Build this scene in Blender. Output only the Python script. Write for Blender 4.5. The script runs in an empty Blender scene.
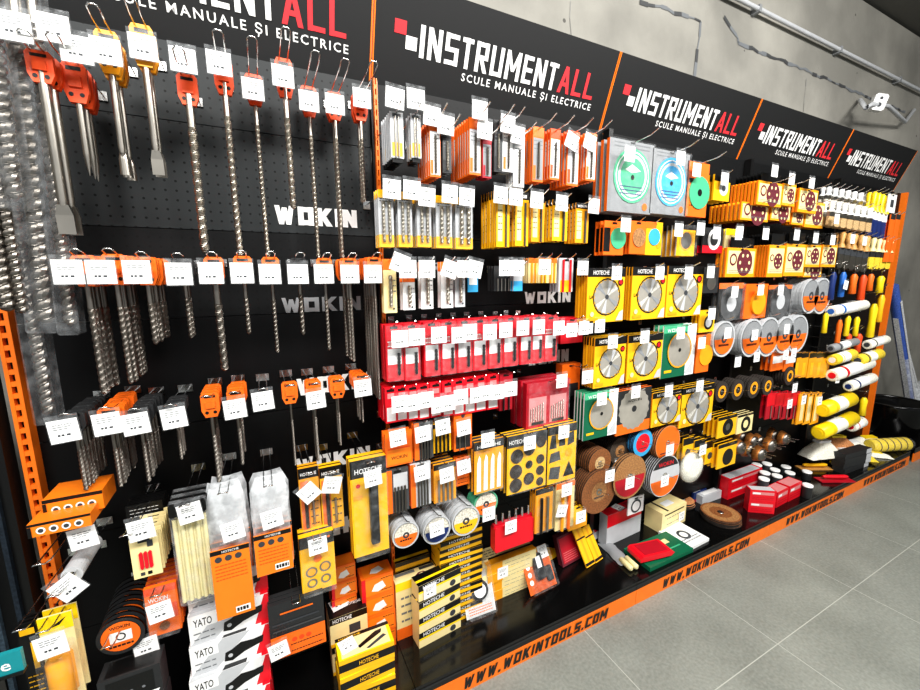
import bpy, math, random
from mathutils import Matrix, Vector
random.seed(7)
PI = math.pi
SC = bpy.context.scene
COL = SC.collection
# ---------------------------------------------------------------- camera geometry
R = ((0.8955,-0.4449,-0.0074),(-0.0787,-0.142,-0.9867),(0.438,0.8842,-0.1622))
F = 402.28
C = (0.6085,-1.3438,1.4322)
def ray(px, py):
    v = ((px-460)/F, (py-345)/F, 1)
    return [sum(R[i][j]*v[i] for i in range(3)) for j in range(3)]
def at(px, py, y):
    d = ray(px, py); t = (y-C[1])/d[1]
    return (C[0]+t*d[0], y, C[2]+t*d[2])
def atz(px, py, z):
    d = ray(px, py); t = (z-C[2])/d[2]
    return (C[0]+t*d[0], C[1]+t*d[1], z)
# ---------------------------------------------------------------- materials
def lin(h):
    h = h.lstrip('#'); v = [int(h[i:i+2], 16)/255 for i in (0, 2, 4)]
    return tuple((x/12.92 if x <= .04045 else ((x+.055)/1.055)**2.4) for x in v)
# name: hex, roughness, metallic, kind
PAL = {
 'orange':('#f4731c',.42,0,'p'), 'orange_print':('#f5841f',.35,0,'p'), 'orange_deep':('#e2501a',.45,0,'p'), 'orange_metal':('#f67e1c',.4,0,'p'),
 'yellow':('#fcc01c',.35,0,'p'), 'yellow_bright':('#fcd91c',.35,0,'p'), 'amber':('#f4a71e',.4,0,'p'), 'cream':('#f1dfa4',.45,0,'p'),
 'black':('#121212',.32,0,'p'), 'black_gloss':('#0d0d0d',.16,0,'p'), 'sign_black':('#0f1011',.65,0,'p'), 'charcoal':('#2b2c2d',.5,0,'p'), 'dark_grey':('#4a4b4c',.5,0,'p'),
 'grey':('#8f9193',.5,0,'p'), 'light_grey':('#c4c6c8',.5,0,'p'), 'white':('#f2f2f0',.45,0,'p'), 'paper':('#f6f6f4',.6,0,'p'), 'ink':('#75787b',.6,0,'p'), 'ink_dark':('#3e4145',.6,0,'p'),
 'red':('#e0182a',.35,0,'p'), 'red_dark':('#b5162a',.45,0,'p'), 'red_logo':('#d9353c',.5,0,'p'), 'pink':('#d88a8a',.5,0,'p'),
 'blue':('#2f6fc0',.35,0,'p'), 'blue_light':('#3fa9dc',.35,0,'p'), 'navy':('#1d3470',.4,0,'p'), 'green':('#13694a',.35,0,'p'), 'green_light':('#4fb487',.35,0,'p'), 'teal':('#1d8f96',.4,0,'p'),
 'steel':('#b7b2a8',.33,1,'s'), 'steel_dark':('#86817a',.38,1,'s'), 'chrome':('#e0e0de',.2,1,'m'), 'blade':('#b8b3a8',.35,.35,'s'), 'blade_sheen':('#e9e6dc',.3,.3,'m'), 'brass':('#d08a4a',.35,.7,'m'),
 'abrasive':('#4d4136',.95,0,'n'), 'abrasive_dark':('#37302b',.95,0,'n'), 'disc_brown':('#8d5a34',.5,0,'n'), 'disc_tan':('#a87a4c',.6,0,'n'), 'sand_orange':('#c98a58',.8,0,'n'),
 'glue':('#e6dca6',.25,0,'p'), 'wool':('#efe9d6',.95,0,'n'), 'fleece':('#f0ead8',.95,0,'n'), 'fleece_yellow':('#eccb3a',.9,0,'n'), 'bristle':('#c9a878',.8,0,'n'), 'bristle_white':('#e4ddcc',.8,0,'n'), 'wood':('#cf9a55',.5,0,'n'),
 'slate':('#4a5a66',.5,.2,'n'), 'slate_dark':('#26303a',.5,.2,'n'), 'film_blue':('#4a68b8',.25,0,'n'), 'film_white':('#e6eaf0',.2,0,'n'), 'maroon':('#6a2430',.6,0,'n'),
}
MATS = {}
def mat(n):
    if n in MATS: return MATS[n]
    m = bpy.data.materials.new(n); m.use_nodes = True
    nt = m.node_tree; b = nt.nodes['Principled BSDF']
    if n in ('clear', 'clear_bag'):
        nt.nodes.remove(b)
        out = nt.nodes['Material Output']
        tr = nt.nodes.new('ShaderNodeBsdfTransparent'); gl = nt.nodes.new('ShaderNodeBsdfPrincipled')
        gl.inputs['Base Color'].default_value = (.85,.88,.9,1); gl.inputs['Roughness'].default_value = .12
        mx = nt.nodes.new('ShaderNodeMixShader')
        tc = nt.nodes.new('ShaderNodeTexCoord'); no = nt.nodes.new('ShaderNodeTexNoise')
        no.inputs['Scale'].default_value = 40 if n == 'clear' else 30
        no.inputs['Detail'].default_value = 3
        rp = nt.nodes.new('ShaderNodeMapRange')
        rp.inputs[1].default_value = .42; rp.inputs[2].default_value = .7
        rp.inputs[3].default_value = .03 if n == 'clear' else .3; rp.inputs[4].default_value = .11 if n == 'clear' else .7
        nt.links.new(tc.outputs['Object'], no.inputs['Vector']); nt.links.new(no.outputs[0], rp.inputs[0]); nt.links.new(rp.outputs[0], mx.inputs[0])
        bp = nt.nodes.new('ShaderNodeBump'); bp.inputs['Strength'].default_value = .5; bp.inputs['Distance'].default_value = .004
        nt.links.new(no.outputs[0], bp.inputs['Height']); nt.links.new(bp.outputs[0], gl.inputs['Normal'])
        nt.links.new(tr.outputs[0], mx.inputs[1]); nt.links.new(gl.outputs[0], mx.inputs[2]); nt.links.new(mx.outputs[0], out.inputs[0])
        MATS[n] = m; return m
    hx, ro, me, kind = PAL[n]; c = lin(hx)
    b.inputs['Base Color'].default_value = (*c, 1); b.inputs['Roughness'].default_value = ro; b.inputs['Metallic'].default_value = me
    # every surface keeps a little procedural variation
    tc = nt.nodes.new('ShaderNodeTexCoord'); no = nt.nodes.new('ShaderNodeTexNoise'); cr = nt.nodes.new('ShaderNodeValToRGB')
    no.inputs['Scale'].default_value = {'p':25,'m':90,'n':160,'s':12}[kind]; no.inputs['Detail'].default_value = 3
    a = {'p':.94,'m':.72,'n':.55,'s':.8}[kind]; z = {'p':1.03,'m':1.1,'n':1.3,'s':1.05}[kind]
    if n.startswith('fleece') or n == 'wool': a = .82
    cr.color_ramp.elements[0].position = .3; cr.color_ramp.elements[1].position = .7
    cr.color_ramp.elements[0].color = (*[x*a for x in c], 1); cr.color_ramp.elements[1].color = (*[min(1, x*z) for x in c], 1)
    nt.links.new(tc.outputs['Object'], no.inputs['Vector']); nt.links.new(no.outputs[0], cr.inputs[0]); nt.links.new(cr.outputs[0], b.inputs['Base Color'])
    if n.startswith('fleece') or n == 'wool':
        bp = nt.nodes.new('ShaderNodeBump'); bp.inputs['Strength'].default_value = .8; bp.inputs['Distance'].default_value = .004
        nt.links.new(no.outputs[0], bp.inputs['Height']); nt.links.new(bp.outputs[0], b.inputs['Normal'])
    MATS[n] = m; return m
def nodemat(name, build):
    m = bpy.data.materials.new(name); m.use_nodes = True
    build(m.node_tree, m.node_tree.nodes['Principled BSDF']); MATS[name] = m; return m
def wall_nodes(nt, b):
    tc = nt.nodes.new('ShaderNodeTexCoord'); n1 = nt.nodes.new('ShaderNodeTexNoise'); n2 = nt.nodes.new('ShaderNodeTexNoise')
    n1.inputs['Scale'].default_value = 1.6; n1.inputs['Detail'].default_value = 6; n2.inputs['Scale'].default_value = 26; n2.inputs['Detail'].default_value = 4
    cr = nt.nodes.new('ShaderNodeValToRGB')
    cr.color_ramp.elements[0].position = .35; cr.color_ramp.elements[0].color = (*lin('#85837c'), 1)
    cr.color_ramp.elements[1].position = .68; cr.color_ramp.elements[1].color = (*lin('#aaa79e'), 1)
    # sparse dark pits
    vo = nt.nodes.new('ShaderNodeTexVoronoi'); vo.inputs['Scale'].default_value = 5.5
    lt = nt.nodes.new('ShaderNodeMath'); lt.operation = 'LESS_THAN'; lt.inputs[1].default_value = .05
    mx = nt.nodes.new('ShaderNodeMixRGB'); mx.inputs[2].default_value = (*lin('#5d5b56'), 1)
    bp = nt.nodes.new('ShaderNodeBump'); bp.inputs['Strength'].default_value = .25; bp.inputs['Distance'].default_value = .01
    L = nt.links.new
    L(tc.outputs['Object'], n1.inputs['Vector']); L(tc.outputs['Object'], n2.inputs['Vector']); L(tc.outputs['Object'], vo.inputs['Vector'])
    L(n1.outputs[0], cr.inputs[0]); L(vo.outputs['Distance'], lt.inputs[0]); L(lt.outputs[0], mx.inputs[0]); L(cr.outputs[0], mx.inputs[1]); L(mx.outputs[0], b.inputs['Base Color'])
    L(n2.outputs[0], bp.inputs['Height']); L(bp.outputs[0], b.inputs['Normal']); b.inputs['Roughness'].default_value = .8
def ceil_nodes(nt, b):
    n1 = nt.nodes.new('ShaderNodeTexNoise'); n1.inputs['Scale'].default_value = 3; cr = nt.nodes.new('ShaderNodeValToRGB')
    cr.color_ramp.elements[0].color = (*lin('#4e4d49'), 1); cr.color_ramp.elements[1].color = (*lin('#7c7a74'), 1)
    nt.links.new(n1.outputs[0], cr.inputs[0]); nt.links.new(cr.outputs[0], b.inputs['Base Color']); b.inputs['Roughness'].default_value = .9
TX, TY, TP = 1.70, -.665, .635
def floor_nodes(nt, b):
    tc = nt.nodes.new('ShaderNodeTexCoord'); sp = nt.nodes.new('ShaderNodeSeparateXYZ'); L = nt.links.new
    L(tc.outputs['Object'], sp.inputs[0])
    def edge(sock, off):
        a = nt.nodes.new('ShaderNodeMath'); a.operation = 'ADD'; a.inputs[1].default_value = -off+100*TP; L(sock, a.inputs[0])
        m = nt.nodes.new('ShaderNodeMath'); m.operation = 'PINGPONG'; m.inputs[1].default_value = TP/2; L(a.outputs[0], m.inputs[0])
        l = nt.nodes.new('ShaderNodeMath'); l.operation = 'LESS_THAN'; l.inputs[1].default_value = .0014; L(m.outputs[0], l.inputs[0]); return l
    e1 = edge(sp.outputs[0], TX); e2 = edge(sp.outputs[1], TY)
    mx = nt.nodes.new('ShaderNodeMath'); mx.operation = 'MAXIMUM'; L(e1.outputs[0], mx.inputs[0]); L(e2.outputs[0], mx.inputs[1])
    n1 = nt.nodes.new('ShaderNodeTexNoise'); n1.inputs['Scale'].default_value = 4; n1.inputs['Detail'].default_value = 8; L(tc.outputs['Object'], n1.inputs['Vector'])
    n2 = nt.nodes.new('ShaderNodeTexNoise'); n2.inputs['Scale'].default_value = 90; n2.inputs['Detail'].default_value = 2; L(tc.outputs['Object'], n2.inputs['Vector'])
    ad = nt.nodes.new('ShaderNodeMath'); ad.operation = 'ADD'; L(n1.outputs[0], ad.inputs[0]); L(n2.outputs[0], ad.inputs[1])
    cr = nt.nodes.new('ShaderNodeValToRGB'); cr.color_ramp.elements[0].position = .35; cr.color_ramp.elements[1].position = .75
    hf = nt.nodes.new('ShaderNodeMath'); hf.operation = 'MULTIPLY'; hf.inputs[1].default_value = .5; L(ad.outputs[0], hf.inputs[0])
    cr.color_ramp.elements[0].color = (*lin('#777b75'), 1); cr.color_ramp.elements[1].color = (*lin('#989c95'), 1); L(hf.outputs[0], cr.inputs[0])
    mi = nt.nodes.new('ShaderNodeMixRGB'); mi.inputs[2].default_value = (*lin('#b3b6ae'), 1); L(mx.outputs[0], mi.inputs[0]); L(cr.outputs[0], mi.inputs[1]); L(mi.outputs[0], b.inputs['Base Color'])
    b.inputs['Roughness'].default_value = .42
def peg_nodes(nt, b):                       # perforated back panel: dark holes on a regular pitch
    tc = nt.nodes.new('ShaderNodeTexCoord'); sp = nt.nodes.new('ShaderNodeSeparateXYZ'); L = nt.links.new; L(tc.outputs['Object'], sp.inputs[0])
    def pp(s, off, p=.025):
        a = nt.nodes.new('ShaderNodeMath'); a.operation = 'ADD'; a.inputs[1].default_value = 10*p+off; L(s, a.inputs[0])
        m = nt.nodes.new('ShaderNodeMath'); m.operation = 'PINGPONG'; m.inputs[1].default_value = p/2; L(a.outputs[0], m.inputs[0])
        q = nt.nodes.new('ShaderNodeMath'); q.operation = 'POWER'; q.inputs[1].default_value = 2; L(m.outputs[0], q.inputs[0]); return q
    x = pp(sp.outputs[0], 0); z = pp(sp.outputs[2], .0)
    ad = nt.nodes.new('ShaderNodeMath'); ad.operation = 'ADD'; L(x.outputs[0], ad.inputs[0]); L(z.outputs[0], ad.inputs[1])
    lt = nt.nodes.new('ShaderNodeMath'); lt.operation = 'LESS_THAN'; lt.inputs[1].default_value = .0031**2; L(ad.outputs[0], lt.inputs[0])
    mi = nt.nodes.new('ShaderNodeMixRGB'); mi.inputs[1].default_value = (*lin('#2c2f30'), 1); mi.inputs[2].default_value = (*lin('#050505'), 1)
    L(lt.outputs[0], mi.inputs[0]); L(mi.outputs[0], b.inputs['Base Color']); b.inputs['Roughness'].default_value = .5; b.inputs['Specular IOR Level'].default_value = .25
nodemat('concrete', wall_nodes); nodemat('ceiling_paint', ceil_nodes); nodemat('floor_tile', floor_nodes); nodemat('perforated', peg_nodes)
# ---------------------------------------------------------------- mesh builder
TXT = {}
def glyphs(s):
    if s in TXT: return TXT[s]
    c = bpy.data.curves.new('t', 'FONT'); c.body = s; c.offset = .012; c.resolution_u = 2
    if s.startswith('SCULE'): c.space_character = 1.3
    o = bpy.data.objects.new('t', c); COL.objects.link(o)
    me = o.to_mesh(); vs = [tuple(v.co) for v in me.vertices]; fs = [tuple(p.vertices) for p in me.polygons]
    o.to_mesh_clear(); bpy.data.objects.remove(o); bpy.data.curves.remove(c)
    x0 = min(v[0] for v in vs); x1 = max(v[0] for v in vs)
    TXT[s] = ([(v[0]-x0, v[1]) for v in vs], fs, x1-x0); return TXT[s]
BLK = {'I':'V0', 'N':'V0 V1 D0,1,1,0', 'S':'H1 V0,.5,1 H.5 V1,0,.5 H0', 'T':'H1 V.5', 'R':'V0 H1 V1,.5,1 H.5 D.4,.5,1,0', 'U':'V0 V1 H0', 'M':'V0 V1 D0,1,.5,.3 D.5,.3,1,1',
 'E':'V0 H1 H.5 H0', 'A':'D0,0,.5,1 D.5,1,1,0 H.3,.2,.8', 'L':'V0 H0', 'W':'D0,1,.25,0 D.25,0,.5,.9 D.5,.9,.75,0 D.75,0,1,1', 'O':'V0 V1 H0 H1', 'K':'V0 D.1,.4,1,1 D.35,.55,1,0', 'C':'V0 H1 H0',
 'H':'V0 V1 H.5', 'Y':'D0,1,.5,.45 D1,1,.5,.45 V.5,0,.5', '.':'P', 'X':'D0,0,1,1 D0,1,1,0', '0':'V0 V1 H0 H1', '1':'V.5'}
class M:
    def __init__(s): s.v = []; s.f = []; s.m = []; s.T = None; s.smooth = set()
    def add(s, vs, fs, m, sm=False):
        n = len(s.v)
        if s.T is not None: vs = [tuple(s.T @ Vector(v)) for v in vs]
        s.v += vs
        for f in fs:
            if sm: s.smooth.add(len(s.f))
            s.f.append(tuple(n+i for i in f)); s.m.append(m)
        return s
    def box(s, x0, x1, y0, y1, z0, z1, m, front=None, top=None, side=None):
        vs = [(x0,y0,z0),(x1,y0,z0),(x1,y1,z0),(x0,y1,z0),(x0,y0,z1),(x1,y0,z1),(x1,y1,z1),(x0,y1,z1)]
        fs = [(0,1,5,4),(1,2,6,5),(2,3,7,6),(3,0,4,7),(4,5,6,7),(3,2,1,0)]
        ms = [front or m, side or m, m, side or m, top or m, m]
        for f, q in zip(fs, ms): s.add([vs[i] for i in f], [(0,1,2,3)], q)
        return s
    def bev(s, x0, x1, y0, y1, z0, z1, m, b=.004):      # box with chamfered outline in the xz plane
        o = [(x0+b,z0),(x1-b,z0),(x1,z0+b),(x1,z1-b),(x1-b,z1),(x0+b,z1),(x0,z1-b),(x0,z0+b)]
        return s.prism(o, y0, y1, m)
    def prism(s, o, y0, y1, m, front=None):
        n = len(o); A = [(x,y0,z) for x, z in o]; Bk = [(x,y1,z) for x, z in o]
        s.add(A, [tuple(range(n))], front or m); s.add(Bk, [tuple(range(n))[::-1]], m)
        s.add(A+Bk, [(i, n+i, n+(i+1)%n, (i+1)%n) for i in range(n)], m); return s
    def rprism(s, o, y0, y1, m, hole):                   # outline with a ring-shaped hole
        n = len(o); A = [(x,y0,z) for x, z in o]; H = [(x,y0,z) for x, z in hole]
        A2 = [(x,y1,z) for x, z in o]; H2 = [(x,y1,z) for x, z in hole]
        q = [(i, (i+1)%n, n+(i+1)%n, n+i) for i in range(n)]
        s.add(A+H, q, m); s.add(A2+H2, [f[::-1] for f in q], m); s.add(A+A2, [(i, n+i, n+(i+1)%n, (i+1)%n) for i in range(n)], m)
        s.add(H+H2, [(i, (i+1)%n, n+(i+1)%n, n+i) for i in range(n)], m); return s
    def rect(s, x0, x1, z0, z1, m, y=-.0006):
        return s.add([(x0,y,z0),(x1,y,z0),(x1,y,z1),(x0,y,z1)], [(0,1,2,3)], m)
    def poly(s, o, m, y=-.0008): return s.add([(x,y,z) for x, z in o], [tuple(range(len(o)))], m)
    def disc(s, cx, cz, r, m, y=-.0009, n=20, ry=None):
        ry = ry or r
        return s.poly([(cx+r*math.cos(2*PI*i/n), cz+ry*math.sin(2*PI*i/n)) for i in range(n)], m, y)
    def ring(s, cx, cz, r0, r1, m, y=-.0009, n=20):
        vs = [(cx+r*math.cos(2*PI*i/n), y, cz+r*math.sin(2*PI*i/n)) for r in (r0, r1) for i in range(n)]
        return s.add(vs, [(i, (i+1)%n, n+(i+1)%n, n+i) for i in range(n)], m)
    def cylY(s, cx, cz, r, y0, y1, m, n=24, front=None, hole=0, side=None):   # axis along y
        o = [(cx+r*math.cos(2*PI*i/n), cz+r*math.sin(2*PI*i/n)) for i in range(n)]
        if hole:
            h = [(cx+hole*math.cos(2*PI*i/n), cz+hole*math.sin(2*PI*i/n)) for i in range(n)]
            return s.rprism(o, y0, y1, m, h)
        A = [(x,y0,z) for x, z in o]; Bk = [(x,y1,z) for x, z in o]
        s.add(A, [tuple(range(n))], front or m); s.add(Bk, [tuple(range(n))[::-1]], m)
        s.add(A+Bk, [(i, n+i, n+(i+1)%n, (i+1)%n) for i in range(n)], side or m, True); return s
    def lathe(s, prof, m, n=14, axis='z', c=(0,0,0), caps=True):      # prof: (radius, along)
        vs = []
        for r, h in prof:
            for i in range(n):
                a = 2*PI*i/n; u, w = r*math.cos(a), r*math.sin(a)
                p = {'z':(u,w,h), 'x':(h,u,w), 'y':(u,h,w)}[axis]
                vs.append((p[0]+c[0], p[1]+c[1], p[2]+c[2]))
        fs = [(k*n+i, k*n+(i+1)%n, (k+1)*n+(i+1)%n, (k+1)*n+i) for k in range(len(prof)-1) for i in range(n)]
        s.add(vs, fs, m, True)
        if caps: s.add(vs[:n], [tuple(range(n))[::-1]], m); s.add(vs[-n:], [tuple(range(n))], m)
        return s
    def tube(s, pts, r, m, n=6, closed=False):
        P = [Vector(p) for p in pts]; N = len(P); vs = []
        up = Vector((0,0,1))
        for i, p in enumerate(P):
            a = P[(i-1)%N] if (closed or i > 0) else p; b = P[(i+1)%N] if (closed or i < N-1) else p
            t = (b-a).normalized(); u = t.cross(up)
            if u.length < .1: u = t.cross(Vector((1,0,0)))
            u.normalize(); w = t.cross(u)
            for k in range(n):
                q = p+u*r*math.cos(2*PI*k/n)+w*r*math.sin(2*PI*k/n); vs.append(tuple(q))
        E = N if closed else N-1
        s.add(vs, [(i*n+k, i*n+(k+1)%n, ((i+1)%N)*n+(k+1)%n, ((i+1)%N)*n+k) for i in range(E) for k in range(n)], m, True)
        if not closed: s.add(vs[:n], [tuple(range(n))], m); s.add(vs[-n:], [tuple(range(n))[::-1]], m)
        return s
    def text(s, t, x, z, h, m, w=None, y=-.0012, mid=False):
        vs, fs, W = glyphs(t); k = h/.7; kx = (w/W) if w else k
        if mid: x -= W*kx/2
        return s.add([(x+a*kx, y, z+b*k) for a, b in vs], fs, m)
    def block(s, t, x, z, h, m, w, st=.2, y=-.0012, shear=0, gap=.22, narrow=()):   # heavy block lettering, w = total width
        wd = [(.32 if c in 'I.' else 1.25 if c in 'WM' else .5 if c == ' ' else .85 if c in 'LTE' else 1) for c in t]
        tot = sum(wd)+gap*(len(t)-1); k = w/tot; cx = x; yq = y
        for c, q in zip(t, wd):
            cw = q*k; hw = min(st*h/2, cw*.48); st2 = hw
            def X(u): return cx+st2+(cw-2*st2)*u
            def quad(p):
                nonlocal yq; yq -= .00004; s.add([(a+shear*(b-z), yq, b) for a, b in p], [(0,1,2,3)], m)
            if c in BLK:
                for op in BLK[c].split():
                    k0 = op[0]; a = [float(v) for v in op[1:].split(',')] if len(op) > 1 else []
                    if k0 == 'P': quad([(cx,z),(cx+cw,z),(cx+cw,z+cw),(cx,z+cw)])
                    elif k0 == 'V':
                        u = a[0]; z0, z1 = (a[1], a[2]) if len(a) > 1 else (0, 1)
                        if c == 'I': quad([(cx,z),(cx+cw,z),(cx+cw,z+h),(cx,z+h)])
                        else: quad([(X(u)-hw,z+z0*h),(X(u)+hw,z+z0*h),(X(u)+hw,z+z1*h),(X(u)-hw,z+z1*h)])
                    elif k0 == 'H':
                        v = z+hw+(h-2*hw)*a[0]; u0, u1 = (a[1], a[2]) if len(a) > 1 else (0, 1)
                        e = 0 if len(a) > 1 else hw
                        quad([(X(u0)-e,v-hw*.9),(X(u1)+e,v-hw*.9),(X(u1)+e,v+hw*.9),(X(u0)-e,v+hw*.9)])
                    else:
                        u0, z0, u1, z1 = a; dx = X(u1)-X(u0); dz = (z1-z0)*h
                        wx = min(hw*math.hypot(dx, dz)/max(abs(dz), 1e-6), hw*1.3)*(.8 if c in 'WM' else 1)
                        quad([(X(u0)-wx,z+z0*h),(X(u0)+wx,z+z0*h),(X(u1)+wx,z+z1*h),(X(u1)-wx,z+z1*h)])
            cx += cw+gap*k
        return s
    def dashes(s, x0, x1, z, h, m, y=-.0007, seed=0, p=.8):           # a line of tiny unreadable print
        rr = random.Random(seed); x = x0
        while x < x1-.002:
            w = rr.uniform(.004, .010); e = min(x+w, x1); s.rect(x, e, z, z+h, m, y); x = e+.0018
        return s
    def build(s, name, parent=None):
        me = bpy.data.meshes.new(name); me.from_pydata(s.v, [], s.f)
        names = []
        for n in s.m:
            if n not in names: names.append(n)
        for n in names: me.materials.append(mat(n) if n not in MATS else MATS[n])
        ix = {n:i for i, n in enumerate(names)}
        me.polygons.foreach_set('material_index', [ix[n] for n in s.m])
        if s.smooth: me.polygons.foreach_set('use_smooth', [i in s.smooth for i in range(len(s.f))])
        me.update()
        o = bpy.data.objects.new(name, me); COL.objects.link(o)
        if parent: o.parent = parent
        return o
# ---------------------------------------------------------------- objects, labels, copies
def short(l):
    for a, b in (('wire hook with price tag, holding', 'tagged hook for'), ('tagged wire hook', 'tagged hook'), ('wire hook and price tag for', 'tagged hook for'), ('behind the front one', 'behind front one'), ('second bay', 'bay two'), ('third bay', 'bay three'), ('fourth bay', 'bay four'), ('fifth bay', 'bay five'), ('behind front one', 'rear one'), (' the ', ' '), (' the ', ' '), (' with ', ' '), (' and ', ' ')):
        if len(l.replace(',', ' ').split()) <= 16: break
        l = l.replace(a, b)
    return l
def tag(o, label, cat, group=None, kind=None):
    if label: label = short(label)
    if label: o['label'] = label
    if cat: o['category'] = cat
    if group: o['group'] = group
    if kind: o['kind'] = kind
def thing(name, parts, label, cat, loc=(0,0,0), rz=0, group=None, rx=0, ry=0):
    """parts: one M, or a list of (part name, M[, sub-parts])"""
    if isinstance(parts, M): o = parts.build(name)
    elif len(parts) == 1 and len(parts[0]) == 2: o = parts[0][1].build(name)
    else:
        o = bpy.data.objects.new(name, None); COL.objects.link(o); o.empty_display_size = .02
        for p in parts:
            c = p[1].build(p[0], o)
            if len(p) > 2:
                for q in p[2]: q[1].build(q[0], c)
    o.location = loc; o.rotation_euler = (rx, ry, rz)
    tag(o, label, cat, group); return o
KIDS = {}
def dup(root, loc, label=None, group=None, rz=None, rx=None):
    r = root.copy(); COL.objects.link(r); r.location = loc
    if rz is not None: r.rotation_euler[2] = rz
    if rx is not None: r.rotation_euler[0] = rx
    if label: r['label'] = short(label)
    if group: r['group'] = group
    if root.name not in KIDS: KIDS[root.name] = [(c, [g for g in bpy.data.objects if g.parent == c]) for c in bpy.data.objects if c.parent == root]
    for ch, gs in KIDS[root.name]:
        c = ch.copy(); COL.objects.link(c); c.parent = r
        for g in gs:
            d = g.copy(); COL.objects.link(d); d.parent = c
    return r
def struct(name, m, loc=(0,0,0)):
    o = m.build(name); o.location = loc; o['kind'] = 'structure'; return o
def pr(P):
    q = [sum(R[i][j]*(P[j]-C[j]) for j in range(3)) for i in range(3)]
    return (460+F*q[0]/q[2], 345+F*q[1]/q[2])
def fit(xc, y0, y1, w, y):
    """pixel extents of a front face standing at depth y -> top centre point, width, height"""
    ym = (y0+y1)/2
    T = at(xc, y0, y); Bt = at(xc, y1, y); a = at(xc-w/2, ym, y); b = at(xc+w/2, ym, y)
    mid = at(xc, ym, y)
    return (mid[0], y, T[2]), b[0]-a[0], T[2]-Bt[2]
# ---------------------------------------------------------------- hooks and price tags
TAGV = {}
TN = [0]
def tag_mesh(v):
    m = M(); s = .0255
    m.box(-s, s, 0, .0008, -s, s, 'paper')
    rr = random.Random(v)
    for k, zz in enumerate((.014, .009, .004)): m.dashes(-.017, .017-k*.004, zz, .0016, 'ink', y=-.0004, seed=v*7+k)
    m.dashes(-.012, -.001, -.011, .0042, 'ink_dark', y=-.0004, seed=v+50); m.dashes(.003, .013, -.011, .0042, 'ink_dark', y=-.0004, seed=v+60)
    return m
def hook(x, z, ytip, label, cat='display hook', style='u', tags=(), bar=False, rise=.012):
    e = bpy.data.objects.new('display_hook', None); COL.objects.link(e); e.location = (x, .028, z); e.empty_display_size = .02
    L = ytip-.028
    if style == 'u':
        d = .010; m = M()
        m.tube([(-d,0,0),(-d,L+.03,rise*.4),(-d,L+.004,rise),(-d*.5,L,rise+.004),(d*.5,L,rise+.004),(d,L+.004,rise),(d,L+.03,rise*.4),(d,0,0)], .0017, 'chrome')
        m.box(-.018, .018, -.003, 0, -.012, .010, 'chrome')
    else:
        m = M(); m.tube([(0,0,0),(0,L*.7,0),(0,L*.9,rise*.5),(0,L,rise*1.6)], .0022, 'chrome'); m.box(-.011, .011, -.003, 0, -.014, .012, 'chrome')
    m.build('wire', e)
    for i, t in enumerate(tags):
        tx, ty, yt = t[:3]; rot = t[3] if len(t) > 3 else 0; sc = t[4] if len(t) > 4 else 1
        TN[0] += 1; P = at(tx, ty, yt-.0022*(TN[0]%4))
        if ('tag', i%4, sc) not in TAGV:
            o = tag_mesh(random.randrange(9)).build('price_tag'); TAGV[('tag', i%4, sc)] = o
            sl = M().box(-.0275, .0275, .0009, .0014, -.0275, .036, 'clear'); so = sl.build('tag_sleeve'); TAGV[('sl', i%4, sc)] = so
            o.parent = e; so.parent = o
        else:
            o = TAGV[('tag', i%4, sc)].copy(); COL.objects.link(o); so = TAGV[('sl', i%4, sc)].copy(); COL.objects.link(so); o.parent = e; so.parent = o
        o.location = (P[0]-x, P[1]-.028, P[2]-z); o.rotation_euler = (0, math.radians(rot), 0); o.scale = (sc, 1, sc)
    tag(e, label, cat)
    return e
# ---------------------------------------------------------------- room
m = M(); m.add([(-3,-5,0),(10,-5,0),(10,.45,0),(-3,.45,0)], [(0,1,2,3)], 'floor_tile'); struct('floor', m)
YW = .30
m = M(); m.box(-3, 10, YW, YW+.2, 0, 3.02, 'concrete')
# raised mortar seams between the rough cast wall panels
def seam(pts, wd=.02):
    q = [at(px, py, YW) for px, py in pts]
    rr = random.Random(len(pts)*7+int(pts[0][0]))
    fine = []
    for a, b in zip(q, q[1:]):
        n = max(2, int(math.dist(a, b)/.05))
        fine += [(a[0]+(b[0]-a[0])*i/n+rr.uniform(-.008,.008), a[2]+(b[2]-a[2])*i/n+rr.uniform(-.008,.008)) for i in range(n)]
    fine.append((q[-1][0], q[-1][2]))
    for (x0,z0), (x1,z1) in zip(fine, fine[1:]):
        w = wd*rr.uniform(.35, 1.1); d = math.hypot(x1-x0, z1-z0)+1e-6; nx, nz = -(z1-z0)/d*w/2, (x1-x0)/d*w/2
        m.add([(x0-nx,YW-.003,z0-nz),(x1-nx,YW-.003,z1-nz),(x1+nx,YW-.003,z1+nz),(x0+nx,YW-.003,z0+nz)], [(0,1,2,3)], 'ink' if rr.random() < .6 else 'dark_grey')
seam([(640,2),(668,10),(700,22),(697,50),(694,78)], .022)
seam([(724,18),(736,35),(738,44),(800,68),(855,92),(905,112)], .022)
seam([(570,0),(571,36)], .004); seam([(806,80),(803,112)], .004)
struct('wall_back', m)
m = M(); m.box(-3, 10, YW-.012, YW+.2, 3.021, 3.40, 'concrete'); struct('trim_1', m)
m = M(); m.box(9.5, 9.7, -5, YW+.2, 0, 3.4, 'concrete'); struct('wall_right', m)
m = M(); m.add([(-3,-5,3.42),(10,-5,3.42),(10,.5,3.42),(-3,.5,3.42)], [(3,2,1,0)], 'ceiling_paint'); struct('ceiling', m)
# conduit under the beam
P0 = at(741,0,.2); PZ = 3.00
m = M(); m.tube([(x,.262,PZ) for x in (0,2,4,5,6,8,9.4)], .012, 'light_grey', 10)
cl = [('clamp', M().box(x-.012, x+.012, .25, .30, PZ-.02, PZ+.02, 'grey')) for x in (2.4, 3.4, 4.4, 5.4, 6.4)]
thing('conduit_pipe', [('pipe', m)]+cl, 'long grey conduit pipe running along the top of the concrete wall', 'pipe')
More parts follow.
